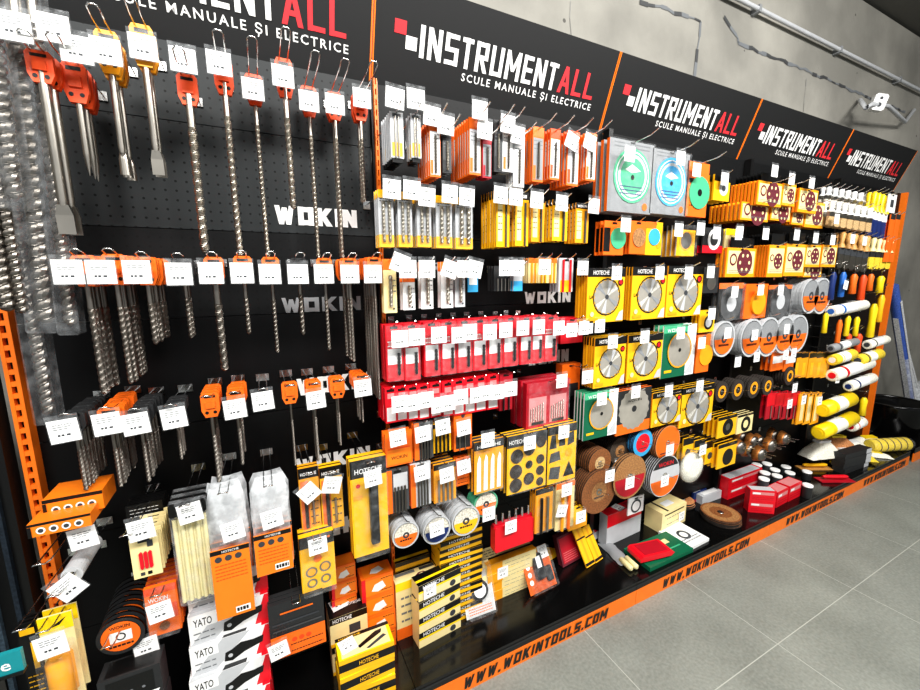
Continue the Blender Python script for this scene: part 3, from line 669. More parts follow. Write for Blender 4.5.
packs('hole_saw_kit','hole saws',(318,534,590,35),-.19,2,.06,.02,'clear clamshell with four round orange hole saws','above the black flat pack','yellow',
  [('r',0,.8,1,1,'black'),('c',.3,.36,.17,'amber'),('c',.7,.4,.17,'amber'),('saw_cup:g',.3,.36,.12,.17,'steel'),('saw_cup:g',.7,.4,.12,.17,'steel'),('saw_cup:g',.3,.16,.1,.15,'steel'),('saw_cup:g',.7,.18,.1,.15,'steel'),('c',.5,.58,.12,'orange'),('c',.85,.92,.04,'orange')],tags=[(318,546,-.215,-2)],hk='u',ytip=-.23,extra=clear(0,1,.02))
# masking tape rolls, flap disc stack, tray and roller at lower left
P = at(72,575,-.2)
rolls = stack('tape_roll',[('tape',M().cylY(0,-.02,.02,0,.018,'light_grey',20,hole=.008)),('core',M().cylY(0,-.02,.0085,.002,.016,'bristle_white',14,hole=.006))],'tape roll','front grey tape roll on the lower left hook','grey tape roll behind the front one, lower left hook',(P[0],-.2,P[2]+.02),7,.019,'grey tape rolls on the lower left hook')
hook(P[0],P[2]+.006,-.30,'long wire hook with tilted price tag, through grey tape rolls',tags=[(68,588,-.26,-35)])
P = at(121,636,-.2)
def flap(front, r): return [('disc',M().cylY(0,0,r,0,.006,'black',28,side='charcoal'))]
root = [('disc',M().cylY(0,0,.048,0,.005,'black_gloss',30)),('rim',M().ring(0,0,.040,.048,'charcoal',y=-.0006,n=30)),('label',M().disc(0,0,.039,'orange',y=-.0008,n=28).rect(-.022,.022,-.014,.014,'white',y=-.0012).ring(0,.0,.007,.010,'black',y=-.0016).text('WOKIN',-.02,.022,.008,'black',y=-.0014).dashes(-.025,.025,-.026,.005,'black',y=-.0014,seed=3))]
stack('grinding_disc',root,'grinding disc','large black grinding disc with orange label, front of lower left pile','black grinding disc, behind the orange-labelled front one',(P[0],-.2,P[2]),9,.018,'black grinding discs hanging lower left',dz=.0012,sway=.15)
hook(P[0]-.01,P[2]+.012,-.26,'long double wire hook through the pile of black grinding discs',tags=[(146,647,-.19,-3)])
packs('abrasive_disc_pack','blister pack',(163,585,634,34),-.19,6,.12,.012,'orange card in clear clamshell','beside the black grinding discs','orange',[('r',0,.86,1,1,'orange_deep'),('t','WOKIN',.1,.7,.09,'white',.6),('disc:cyl',.5,.18,.16,.004,'disc_brown'),('r',.55,.3,.95,.6,'orange_deep'),('d',.1,.6,.6,.5,2,'white')],tags=[(160,612,-.225,-5)],hk='u',ytip=-.24,extra=clear(0,1,.014))
def rollr(w, h): return [('roller',M().lathe([(.013,-h*.95),(.021,-h*.9),(.021,-h*.45),(.013,-h*.4)],'amber',14,c=(0,-.018,0))),('clear_cover',M().bev(-w*.48,w*.48,-.04,0,-h,-h*.3,'clear',.006))]
packs('mini_roller_pack','paint roller',(62,613,700,36),-.25,2,.05,.004,'yellow headed pack with orange mini roller','bottom left corner','cream',[('r',0,.82,1,1,'yellow_bright'),('p',[(.2,.86),(.5,.9),(.85,.96),(.6,.88)],'black')],tags=[(51,646,-.31,-4)],hk='u',ytip=-.31,extra=rollr)
packs('knife_card','blister pack',(33,622,700,20),-.25,3,.04,.006,'tall black card with yellow lettering','bottom left corner','black',[('r',.1,.86,.9,.94,'yellow'),('r',.55,.4,.85,.75,'yellow'),('d',.1,.9,.3,.1,4,'yellow')],hk='u')
# ---------------------------------------------------------------- boxes standing on the deck
def base_fit(bl, br, z):
    A = atz(*bl, z); Bq = atz(*br, z)
    return ((A[0]+Bq[0])/2, (A[1]+Bq[1])/2, z), math.hypot(Bq[0]-A[0], Bq[1]-A[1]), math.atan2(Bq[1]-A[1], Bq[0]-A[0])
def add_tag(root, loc, flat=False, rx=0):
    k = ('loose', flat)
    if k not in TAGV: c = tag_mesh(3).build('price_tag'); TAGV[k] = c
    else: c = TAGV[k].copy(); COL.objects.link(c)
    c.location = loc; c.parent = root; c.rotation_euler = ((-PI/2, 0, .2) if flat else (rx, 0, 0))
DBG = []
def dbox(name, cat, bl, br, hpx, d, desc, base, front=(), top=(), tagp=None, n=1, z=ZD, rest=None, side=None, step=(0,0), parts=None, wob=2.5, yf=None):
    """a box on the deck; bl, br: its lower front corners; hpx: front height in the picture; n boxes high"""
    P, w, rz = base_fit(bl, br, z); A = atz(*bl, z); h = .01
    if yf is None and z == ZD and -.25 < P[1] < 0: d = max(.03, min(d, .022-P[1]-abs(math.sin(rz))*w/2))
    if yf is not None:
        A = at(*bl, yf); B2 = at(*br, yf); P = ((A[0]+B2[0])/2, yf, (A[2]+B2[2])/2); w = B2[0]-A[0]; rz = 0; z = P[2]; A = (A[0], A[1], z)
        bl = pr(A)
    for _ in range(40):
        h += (hpx-(bl[1]-pr((A[0], A[1], z+h))[1]))*.0012
    h = max(.004, h)
    if yf is not None:
        k = max(0, round((z-ZD)/h)); h = (z+n*h-ZD)/(k+n); n += k; P = (P[0], P[1], ZD)
    DBG.append((name, bl, tuple(round(v,3) for v in P), round(w,3), round(h,3), round(math.degrees(rz),1), d))
    m = M().box(-w/2, w/2, 0, d, 0, h, base, side=side)
    def art(ops, f, eh):
        k = 0
        for op in ops:
            k += 1
            X = lambda u: (u-.5)*w
            def q(x0, v0, x1, v1, c): m.add([(X(x0),*f(v0,k)),(X(x1),*f(v0,k)),(X(x1),*f(v1,k)),(X(x0),*f(v1,k))], [(0,1,2,3)], c)
            if op[0] == 'r': q(*op[1:])
            elif op[0] == 'p': m.add([(X(a), *f(b, k)) for a, b in op[1]], [tuple(range(len(op[1])))], op[2])
            elif op[0] == 'c': m.add([(X(op[1])+op[3]*w*math.cos(2*PI*i/16), *f(op[2]+op[3]*w*math.sin(2*PI*i/16)/eh, k)) for i in range(16)], [tuple(range(16))], op[4])
            elif op[0] == 'd':
                rr = random.Random(k)
                for s in range(op[5]):
                    v = op[3]+(op[4]-op[3])*s/max(1, op[5]-1); x = op[1]
                    while x < op[2]-.02: e_ = min(op[2], x+rr.uniform(.04,.12)); q(x, v, e_, v+.035, op[6]); x = e_+.02
            else:
                g = M()
                if op[0] == 't': g.text(op[1], X(op[2]), 0, op[4]*eh, op[5], w=op[6]*w, y=0)
                else: g.block(op[1], X(op[2]), 0, op[4]*eh, op[5], op[6]*w, st=.26, y=0)
                m.add([(x, *f(op[3]+zz/eh, k)) for x, _, zz in g.v], g.f, op[5])
    art(front, lambda v, k: (-.0004-.00015*k, v*h), h); art(top, lambda v, k: (v*d, h+.0004+.00015*k), d)
    pt = m if not parts else [('box', m)]+parts(w, d, h)
    rr = random.Random(int(bl[0]))
    root = thing(name, pt, desc if n == 1 else desc+', top of its stack', cat, (P[0]+step[0]*(n-1), P[1]+step[1]*(n-1), P[2]+(h+.001)*(n-1)), rz)
    if n > 1: root['group'] = desc+', stacked'
    for i in range(n-1): dup(root, (P[0]+step[0]*i+rr.uniform(-.002,.002), P[1]+step[1]*i+rr.uniform(-.003,.0), P[2]+(h+.001)*i), rest or desc+', lower in stack', desc+', stacked', rz=rz+math.radians(rr.uniform(-wob, wob)))
    if tagp: add_tag(root, (tagp[0]*w, tagp[1]*d, h+.003) if tagp[2] == 't' else (tagp[0]*w, -.004, tagp[1]*h), tagp[2] == 't')
    return root, P, w, h, rz
def lean(name, cat, bl, br, topy, tilt, d, desc, base, ops=(), n=1, dy=.02, tagp=None, z=ZD, extra=None, tab=False):
    P, w, rz = base_fit(bl, br, z); t = -math.radians(tilt); h = .1
    Rz = Matrix.Rotation(rz, 3, 'Z'); Rx = Matrix.Rotation(t, 3, 'X')
    for _ in range(60):
        q = Vector(P)+Rz@Rx@Vector((0,0,h)); h = max(.02, h+(((bl[1]+br[1])/2-topy)-((bl[1]+br[1])/2-pr(q)[1]))*.0006)
    parts = card(w, h, d, base, ops, 'card', tab, None, extra(w, h) if extra else ())
    L = Vector(P)+Rz@Rx@Vector((0,0,h))+Vector((0,0,d*math.sin(-t)+.001))
    root = thing(name, parts, desc+(', front one' if n > 1 else ''), cat, L, rz, rx=t)
    if n > 1: root['group'] = desc+' row'
    for i in range(1, n):
        dup(root, L+Rz@Vector((0,dy*i,0)), desc+', behind the front one', desc+' row')
    if tagp: add_tag(root, (tagp[0]*w, -.006, -tagp[1]*h), rx=0)
    return root
YF = [('r',0,0,1,1,'white'),('r',.04,.55,.34,.92,'paper'),('t','YATO',.06,.6,.26,'black',.22),('p',[(.0,0),(.3,0),(.75,1),(.4,1)],'light_grey'),('r',.04,.55,.34,.92,'paper'),('t','YATO',.06,.6,.26,'black',.22),('p',[(.8,0),(1,0),(1,1),(.95,1)],'red'),('p',[(.4,.15),(.5,.1),(.66,.28),(.9,.42),(.92,.66),(.78,.62),(.62,.66),(.5,.5),(.42,.45)],'black'),('c',.48,.3,.03,'light_grey'),('d',.05,.3,.35,.15,2,'ink')]
dbox('tool_box','box',(185,697),(267,668),30,.15,'white YATO tool box with red corners','white',YF,yf=-.22,top=[('p',[(0,.0),(.4,0),(.7,1),(.3,1)],'light_grey'),('p',[(.4,0),(.7,0),(.9,1),(.7,1)],'charcoal'),('r',.9,0,1,1,'red')],n=3,side='red',step=(.004,.012))
packs('flat_pack','blister pack',(298,598,652,56),-.2,3,.05,.014,'black flat pack with orange lower band','beside YATO boxes','charcoal',[('r',0,0,1,.42,'orange'),('c',.42,.27,.05,'orange_deep'),('c',.55,.27,.05,'orange_deep'),('c',.68,.27,.05,'orange_deep'),('d',.35,.95,.18,.06,2,'black'),('r',.05,.5,.95,.53,'dark_grey'),('r',.05,.62,.9,.65,'ink_dark'),('r',.2,.8,.8,.83,'orange')],tags=[(279,651,-.225,-8)],hk='u')
dbox('lamp_box','box',(342,712),(396,688),16,.085,'yellow HOTECHE lamp box with black stripes','yellow',[('r',0,.3,1,.75,'black'),('t','HOTECHE',.35,.38,.24,'yellow',.35)],
  [('r',0,0,1,1,'yellow_bright'),('r',.06,.06,.94,.94,'cream'),('r',0,.84,1,1,'black'),('t','HOTECHE',.06,.87,.08,'yellow',.4),('p',[(.35,.35),(.4,.25),(.82,.6),(.85,.76),(.72,.74)],'black'),('p',[(.5,.15),(.55,.1),(.9,.4),(.85,.5)],'ink_dark')],tagp=(-.3,.55,'t'),n=3)
dbox('carton','box',(331,645),(368,630),24,.09,'black topped carton with yellow front','cream',[('r',0,.78,1,1,'black'),('t','HOTECHE',.08,.82,.13,'white',.5),('r',.5,.3,.8,.6,'ink_dark'),('r',0,0,1,.12,'yellow')],[('r',0,0,1,1,'black'),('t','HOTECHE',.5,.4,.12,'white',.4)],tagp=(-.2,.6,'t'),yf=-.11)
OB = [('r',.05,.1,.95,.9,'orange_print'),('p',[(.3,.3),(.5,.2),(.75,.35),(.65,.7),(.4,.6)],'white'),('r',0,0,.12,1,'red'),('d',.6,.95,.8,.2,2,'black')]
dbox('spray_gun_box','box',(364,634),(395,622),17,.07,'small orange box with white picture by lamp box','orange',OB,[('r',.1,.1,.9,.9,'orange_print'),('p',[(.3,.3),(.5,.2),(.75,.35),(.65,.7),(.4,.6)],'white')],n=3,yf=-.09)
dbox('spray_gun_box','box',(332,602),(357,596),16,.06,'small orange box behind black topped carton','orange',OB,[('r',.1,.1,.9,.9,'orange_print')],n=2,yf=-.06)
dbox('plastic_tray','tray',(102,716),(165,700),34,.06,'dark plastic tray with three white strips','charcoal',[('r',.12,.1,.88,.9,'black'),('c',.3,.5,.03,'ink'),('c',.5,.5,.03,'ink'),('c',.7,.5,.03,'ink'),('p',[(.1,0),(.22,0),(.36,.3),(.22,.3)],'white'),('p',[(.4,0),(.52,0),(.66,.3),(.52,.3)],'white'),('p',[(.7,0),(.82,0),(.96,.3),(.82,.3)],'white')],[('r',.1,.1,.9,.9,'black')],yf=-.24)
# =============================================================== BAY 2
C1 = 'centre left bay'
def F_(i, ext, n, dep, base, desc, ops, tg, cover=False, yf=-.2):
    packs('bit_pack','drill bits',ext,yf,n,dep,.005,desc,'%s in top row, second bay' % ORD[i],base,ops,tags=tg,extra=clear(.1,1,.008) if cover else None,ytip=-.29)
def clr_bits(w, h): return [('bit_tips',M().box(-w*.4,w*.4,0,.006,-h-.012,-h,'black')),('clear_bag',M().bev(-w*.5,w*.5,-.004,.010,-h,0,'clear',.003))]
for i,(ext,n,dep,tg) in enumerate([((397,112,158,13),6,.10,[(395,98,-.22,4)]),((416,114,158,10),3,.06,[(416,99,-.22)])]):
    packs('bit_bag','drill bits',ext,-.2,n,dep,.004,'clear bag of bits with yellow label','%s in top row, second bay' % ORD[i],'light_grey',[('r',.1,.04,.9,.34,'yellow'),('bit:rod',.35,.3,.9,0,.0025,'steel'),('bit:rod',.6,.3,.9,0,.0025,'steel')],tags=tg,extra=clr_bits,ytip=-.24)
W_ = A_bit('orange','white','steel_dark'); O_ = A_bit('orange_deep','orange'); B_ = A_bit('charcoal','dark_grey','steel')
F_(2,(435,120,177,11),6,.11,'orange','white fronted orange bit card',W_,[(432,116,-.215,3)])
F_(3,(447,130,173,9),3,.06,'charcoal','black bit card',B_,[(446,125,-.215,3)])
F_(4,(475,118,175,12),9,.14,'orange','silver fronted card of long pile',A_bit('orange','light_grey'),[(480,110,-.225)])
F_(5,(487,136,178,9),4,.05,'red_dark','grey and red bit card',A_bit('red_dark','grey'),[(485,130,-.215,3)])
F_(6,(498,120,172,8),3,.05,'charcoal','slim black bit card',B_,[])
F_(7,(508,122,172,11),3,.05,'light_grey','white bit card with orange top',W_,[(508,124,-.225,2)])
F_(8,(519,136,187,11),4,.05,'light_grey','low hung white bit card',A_bit('light_grey','white'),[(518,135,-.215,3)])
F_(9,(538,127,182,11),4,.05,'orange','grey bit card with orange head',A_bit('orange','grey'),[])
F_(10,(555,129,180,10),5,.08,'orange','white bit card before plain orange ones',A_bit('orange_deep','white'),[])
F_(11,(573,131,186,12),6,.10,'orange','orange card with tilted tag',A_bit('orange_deep','light_grey'),[(572,141,-.215,20)])
F_(12,(591,133,181,10),6,.09,'orange','orange card next to saw clamshells',A_bit('orange','white'),[(590,142,-.215,15)])
# second row: grey/yellow blisters then orange and yellow piles
for i,(ext,tg) in enumerate([((386,190,247,15),(392,189)),((405,192,247,14),(412,190)),((424,195,247,14),(427,197)),((444,196,248,16),(450,194)),((464,198,249,17),(467,197))]):
    packs('bit_blister','drill bits',ext,-.19,3,.05,.004,'grey and yellow twin bit blister','%s in second row, second bay' % ORD[i],'light_grey',A_blister,tags=[(tg[0],tg[1],-.215,2)],ytip=-.235,extra=clear(.1,1,.008))
YW_ = lambda w,h:[('r',0,.86,1,1,'black'),('b','WOKIN',.12,.89,.06,'white',.7),('r',.1,.1,.45,.8,'cream'),('blade:rod',.7,.06,.8,0,w*.06,'ink_dark'),('d',.12,.42,.75,.3,5,'black')]
for i,(ext,n,dep,tg,nm) in enumerate([((503,190,247,13),7,.11,(501,195),'yellow'),((522,192,246,13),3,.06,(516,197),'yellow'),((538,196,242,13),4,.07,(537,200),'amber'),((560,200,241,15),4,.08,(562,203),'yellow'),((582,203,243,13),4,.07,(594,206),'amber')]):
    packs('blade_card','saw blades',ext,-.19,n,dep,.004,'%s blade card with black head' % {'yellow':'yellow','amber':'dark yellow'}[nm],'%s after the grey blisters' % ORD[i],nm,YW_,tags=[(tg[0],tg[1],-.215,2)],ytip=-.245,side='amber')
# third row: slim cream drill cards and small driver bits
for i,(ext,base,tg,n) in enumerate([((390,259,313,13),'cream',(400,263,20),2),((409,275,310,12),'white',(408,269,0),2),((427,262,309,12),'white',(427,269,0),2),((447,262,308,12),'white',(450,269,18),2),((460,262,307,10),'light_grey',(465,269,0),2)]):
    packs('bit_pack','drill bits',ext,-.17,n,.05,.004,'slim %s single drill card' % {'cream':'cream','white':'white','light_grey':'grey'}[base],'%s in third row, second bay' % ORD[i],base,lambda w,h:[('r',0,.8,1,1,'orange'),('bit:flu',.5,.08,.1,.7,w*.16,'steel'),('d',.6,.95,.6,.4,3,'ink'),('c',.75,.08,.08,'ink_dark')],tags=[(tg[0],tg[1],-.215,tg[2])],ytip=-.23)
packs('socket_pack','driver bits',(473,268,292,10),-.17,1,0,.006,'small blue and white bit pack','left of the empty gap','blue_light',[('r',.1,.3,.9,.7,'white')],tags=[(475,269,-.21,12)],ytip=-.23)
packs('socket_pack','driver bits',(503,266,291,18),-.15,3,.05,.008,'black bit holder pack','right of the empty gap','charcoal',[('bit:rod',.2,0,.5,0,.002,'steel'),('bit:rod',.4,0,.5,0,.002,'steel'),('bit:rod',.6,0,.5,0,.002,'steel'),('bit:rod',.8,0,.5,0,.002,'steel')],tags=[(506,268,-.2,0)],ytip=-.22)
packs('socket_pack','driver bits',(518,266,291,9),-.17,2,.03,.006,'small pale blue bit pack','beside the black bit holders','light_grey',[('r',0,0,1,.4,'blue_light')],tags=[(518,268,-.205,0)],ytip=-.22)
for k,(cx,base,n,nm) in enumerate([(533,'amber',3,'orange'),(543,'yellow',3,'yellow'),(552,'amber',2,'dark orange')]):
    packs('driver_bit_pack','driver bits',(cx,258,283,9),-.15,n,.04,.008,'small %s tubed bit set' % nm,'above the second bay logo','cream',[('tube:rod',.3,.05,.8,0,.0035,base),('tube:rod',.7,.05,.8,0,.0035,base),('r',0,.8,1,1,'orange')],tags=[(545,267,-.2,0)] if k==1 else [],ytip=-.2)
packs('driver_bit_pack','driver bits',(566,258,292,14),-.15,4,.06,.008,'red topped bit set with yellow foot','above second bay logo, right end','light_grey',[('tube:rod',.25,.4,.95,0,.004,'red'),('tube:rod',.75,.4,.95,0,.004,'red'),('r',.1,0,.9,.35,'yellow')],ytip=-.2)
P = at(583,260,-.15); hook(P[0],P[2],-.19,'hook with price tag at the left edge of the third bay, beside saw blades',tags=[(583,268,-.19,0),(588,327,-.19,0),(600,326,-.19,0)],style='s')
# red and white drill packs, two rows
def RW(w, h): return [('r',.1,.3,.9,.58,'white'),('r',.1,.06,.9,.3,'red_logo'),('bit:flu',.72,.08,.1,.5,w*.10,'charcoal'),('r',.15,.62,.6,.7,'pink'),('d',.1,.6,.7,.62,2,'white')]
for i,(a,b,y0,y1) in enumerate([(386,403,325,381),(404,420,324,380),(424,440,322,376),(441,456,321,374),(457,472,320,372),(473,487,319,370),(488,502,318,368),(503,518,317,366),(520,532,317,364),(532,543,316,363),(544,557,316,361)]):
    tx = [400,417,439,459,470,490,506,523,539,559,572][i]; ty = [339,337,335,335,332,332,330,328,327,328,330][i]
    packs('drill_pack','drill bits',((a+b)/2,y0,y1,b-a),-.185,2,.07,.022,'red and white drill pack','%s in upper red row' % ORD[i],'red',RW,tags=[(tx,ty,-.21,0)],ytip=-.22,extra=clear(.0,1,.009))
packs('drill_pack','drill bits',(572,318,343,22),-.14,3,.07,.016,'small red drill pack','right end of upper red row','red',[('r',.1,.4,.9,.7,'white')],tags=[(584,328,-.19,0)],ytip=-.2)
for i,(cx,y0,y1) in enumerate([(391,388,423),(402,387,421),(413,386,420),(424,385,419),(436,383,417),(448,382,416),(459,380,415),(470,378,413),(481,377,411),(493,375,409)]):
    tx, ty = [(400,404),(412,403),(426,400),(439,405),(448,403),(461,397),(477,395),(486,393),(498,392),(511,389)][i]
    packs('drill_pack','drill bits',(cx,y0,y1,11),-.185,3,.10,.022,'red drill pack','%s in lower red row' % ORD[i],'red',[('r',.1,.05,.9,.45,'white'),('r',.2,.7,.8,.85,'pink')],tags=[(tx,ty,-.212,0)],ytip=-.22)
packs('drill_pack','drill bits',(506,373,410,13),-.15,2,.05,.02,'dark red clear drill pack','right end of lower red row','red_dark',[('bit:rod',.3,.1,.6,0,.003,'charcoal'),('bit:rod',.7,.1,.6,0,.003,'charcoal')],ytip=-.2)
def twin(w, h): return [('r',.06,.08,.46,.68,'pink'),('r',.54,.08,.94,.68,'pink'),('r',0,.78,1,1,'red_dark')]+[('drill:flu',.1+.055*q,.12,.16,.45+.02*q,.0022,'steel') for q in range(6)]+[('drill:flu',.58+.055*q,.12,.16,.45+.02*q,.0022,'steel') for q in range(6)]+[('r',.12,.09,.4,.15,'charcoal'),('r',.6,.09,.88,.15,'charcoal')]
packs('drill_set','drill set',(548,381,426,42),-.17,3,.12,.022,'red case of drills with two windows','right of lower red row','red_dark',twin,tags=[(562,381,-.2,0)],ytip=-.21,extra=clear(0,1,.012))
packs('orange_case','drill set',(571,364,396,18),-.08,1,0,.04,'orange and black case','behind the red drill set','orange',[('r',.1,0,.9,.4,'charcoal')],tags=[(587,377,-.16,0)],ytip=-.17)
# fifth and sixth rows
SET = lambda c: (lambda w,h: [('r',.0,.0,.24,1,c),('r',.3,.5,.95,.9,'light_grey')]+[('bit:rod',.36+.15*q,.06,.6,0,w*.045,'steel_dark') for q in range(4)])
packs('case_pack','drill set',(399,432,465,27),-.19,2,.05,.012,'orange bit case','left of fifth row, second bay','orange',[('r',.05,.05,.95,.5,'orange_print'),('t','WOKIN',.2,.2,.1,'black',.6),('r',.1,.5,.9,.54,'orange_deep')],tags=[(398,438,-.215,-4)],ytip=-.22)
packs('bit_set','drill set',(424,422,459,19),-.19,3,.06,.01,'grey bit set with orange edge','fifth row, second bay','dark_grey',SET('orange'),tags=[(423,434,-.215,-4)],ytip=-.22,side='orange')
packs('blade_set','saw blades',(442,423,452,18),-.19,3,.05,.006,'yellow jigsaw blade card','fifth row, second bay','yellow',lambda w,h:[('blade:rod',.15+.22*q,.05,.65,0,w*.06,'black') for q in range(4)]+[('r',0,.85,1,1,'black')],tags=[(443,427,-.215,-4)],ytip=-.22)
packs('bit_set','drill set',(463,411,450,18),-.18,3,.06,.008,'orange card with clear bottom window','fifth row, second bay','orange',[('c',.5,.88,.1,'ink_dark'),('r',.1,.06,.9,.4,'charcoal'),('bit:rod',.3,.08,.38,0,.002,'steel'),('bit:rod',.6,.08,.38,0,.002,'steel')],tags=[(464,428,-.21,-4)],ytip=-.22)
packs('saw_blade_set','saw blades',(489,440,491,29),-.2,3,.07,.006,'amber card of long white saw blades','fifth row, second bay','amber',lambda w,h:[('r',0,.84,1,1,'charcoal'),('t','HOTECHE',.1,.87,.06,'white',.8)]+[('blade:p',[(.08+.23*q,.04),(.22+.23*q,.04),(.22+.23*q,.68),(.16+.23*q,.74),(.1+.23*q,.6)],'white') for q in range(4)],tags=[(488,440,-.22,0)],ytip=-.23,extra=clear(0,1,.008),side='charcoal')
def sanders(w, h): return [('r',0,.8,1,1,'charcoal'),('t','HOTECHE',.05,.85,.07,'white',.4)]+[('sanding_disc:cyl',x,y,r,.003,'abrasive_dark') for x,y,r in [(.24,.64,.15),(.22,.38,.15),(.22,.14,.15),(.55,.2,.13),(.55,.72,.14),(.85,.8,.12),(.84,.5,.1),(.84,.3,.1),(.84,.1,.09)]]+[('c',.55,.45,.09,'black')]
packs('sanding_disc_set','sanding discs',(527,433,490,39),-.2,3,.06,.008,'yellow card of dark sanding discs','fifth row, second bay','yellow',sanders,tags=[(530,443,-.225,0)],ytip=-.235,extra=clear(0,1,.008),side='charcoal')
packs('tool_blade_set','saw blades',(562,425,481,28),-.2,3,.06,.008,'yellow card of dark sander heads','fifth row, second bay','yellow',[('r',0,.86,1,1,'charcoal'),('blade:p',[(.05,.62),(.3,.62),(.25,.85),(.12,.85)],'charcoal'),('blade:p',[(.38,.64),(.6,.64),(.58,.86),(.4,.86)],'charcoal'),('blade:p',[(.68,.62),(.92,.66),(.9,.86),(.72,.84)],'charcoal'),('pad:p',[(.05,.38),(.45,.4),(.4,.56),(.1,.54)],'dark_grey'),('pad:p',[(.55,.08),(.95,.08),(.75,.34)],'black'),('pad:p',[(.05,.1),(.4,.06),(.45,.28),(.1,.3)],'dark_grey'),('c',.74,.5,.12,'amber')],tags=[(564,432,-.225,0)],ytip=-.235,extra=clear(0,1,.008),side='charcoal')
packs('bit_set','drill set',(398,469,512,22),-.19,3,.05,.01,'grey bit set with orange edge','sixth row, second bay','dark_grey',SET('orange'),ytip=-.22,side='orange')
packs('bit_set','drill set',(421,463,506,20),-.19,3,.05,.01,'white bit set with orange edge','sixth row, second bay','light_grey',SET('orange'),tags=[(422,473,-.21,-4)],ytip=-.22,side='orange')
packs('blade_set','saw blades',(445,463,501,22),-.19,4,.08,.008,'yellow blade card in clear case','sixth row, second bay','amber',lambda w,h:[('blade:rod',.2+.2*q,.06,.6,0,w*.05,'steel') for q in range(4)]+[('r',0,.86,1,1,'black')],tags=[(447,475,-.215,-4)],ytip=-.22,extra=clear(0,1,.012))
packs('bit_set','drill set',(463,458,485,13),-.17,2,.04,.008,'small orange blade card','sixth row, second bay','orange',[('d',.1,.9,.4,.1,3,'black')],tags=[(464,467,-.2,-4)],ytip=-.21)
# round clear cases
def rcase(r, face='orange', mid='light_grey', seed=0, back='bristle_white'):
    L = M().disc(0,-r,r*.86,back,y=-.0008,n=26); n = 14
    L.poly([(r*.84*math.cos(PI+PI*i/n), -r+r*.84*math.sin(PI+PI*i/n)) for i in range(n+1)], face, -.0014); L.ring(0,-r,r*.1,r*.24,'ink_dark',y=-.0016); L.dashes(-r*.45,r*.45,-r*1.4,r*.12,'black',y=-.0018,seed=seed)
    sh = M().cylY(0,-r,r,-.001,.016,'clear',26); rim = M().cylY(0,-r,r,.000,.014,mid,26,hole=r*.9)
    tb = M().cylY(0,.004,r*.2,.003,.007,'clear',12,hole=r*.1)
    return [('disc',L),('case_rim',rim),('clear_case',sh),('hang_tab',tb)]
def cases(px, py, rpx, yf, n, dy, desc, where, face, tg, mid='light_grey', hk=True, back='bristle_white'):
    c = at(px, py, yf); r = (at(px+rpx, py, yf)[0]-at(px-rpx, py, yf)[0])/2; r = max(r, at(px,py-rpx,yf)[2]-c[2])
    stack('disc_case',rcase(r,face,mid,px,back),'disc case','%s, %s' % (desc, where),'%s, behind the front one, %s' % (desc, where),(c[0],yf,c[2]+r),n,dy,'%s, %s' % (desc, where),jit=.001)
    if hk: hook(c[0],c[2]+r+.004,yf-.04,'wire hook %sthrough %s, %s' % ('with price tag ' if tg else '', desc, where),style='s',tags=tg)
cases(406,535,13,-.2,4,.022,'round clear disc case with orange label','left one of three','orange',[])
cases(437,530,14,-.2,4,.022,'round clear disc case with blue mark','middle of three','navy',[(437,529,-.225,-4)],'light_grey')
cases(466,521,14,-.2,6,.022,'round clear disc case with yellow label','right one of three','yellow',[])
cases(486,504,12,-.18,6,.008,'orange round sanding disc pack','above the red socket case','orange',[(489,514,-.21,0)],'green_light')
rc = [('case',M().bev(-.05,.05,0,.03,-.065,0,'red',.008).rect(-.045,.045,-.035,-.033,'red_dark'))]
P = at(511,521,-.17); l_, w_, h_ = fit(513,521,545,38,-.17)
rt = [('case',M().bev(-w_/2,w_/2,-.012,.02,-h_,0,'red',.006)),('strap',M().box(-w_/2,w_/2,-.001,.012,0,.008,'red_dark'))]+[('socket',M().lathe([(.006,.004),(.006,.025),(.0045,.028),(.0045,.045)],'chrome',12,c=(-w_*.42+q*w_*.168,.006,0))) for q in range(6)]
thing('socket_set',rt,'red pouch with a row of upright chrome sockets','socket set',l_)
hook(l_[0],l_[2]+.05,-.2,'wire hook with price tag over the red socket pouch',style='s',tags=[(511,527,-.19,0)])
packs('chisel_card','wood drill bits',(544,488,531,17),-.19,3,.05,.006,'yellow card with long thin tools','left of the leaning tag','amber',lambda w,h:[('tool:rod',.3,.05,.8,0,w*.07,'black'),('tool:rod',.65,.05,.8,0,w*.07,'steel'),('r',0,.88,1,1,'black')],ytip=-.22,extra=clear(0,1,.008))
packs('chisel_card','wood drill bits',(565,482,528,18),-.19,3,.06,.006,'orange and yellow card of flat bits','beside the big brown disc','cream',lambda w,h:[('tool:rod',.3,.05,.8,0,w*.07,'amber'),('tool:rod',.65,.05,.8,0,w*.07,'orange'),('r',0,.88,1,1,'orange')],tags=[(567,490,-.22,0),(562,511,-.21,15)],ytip=-.23,extra=clear(0,1,.008))
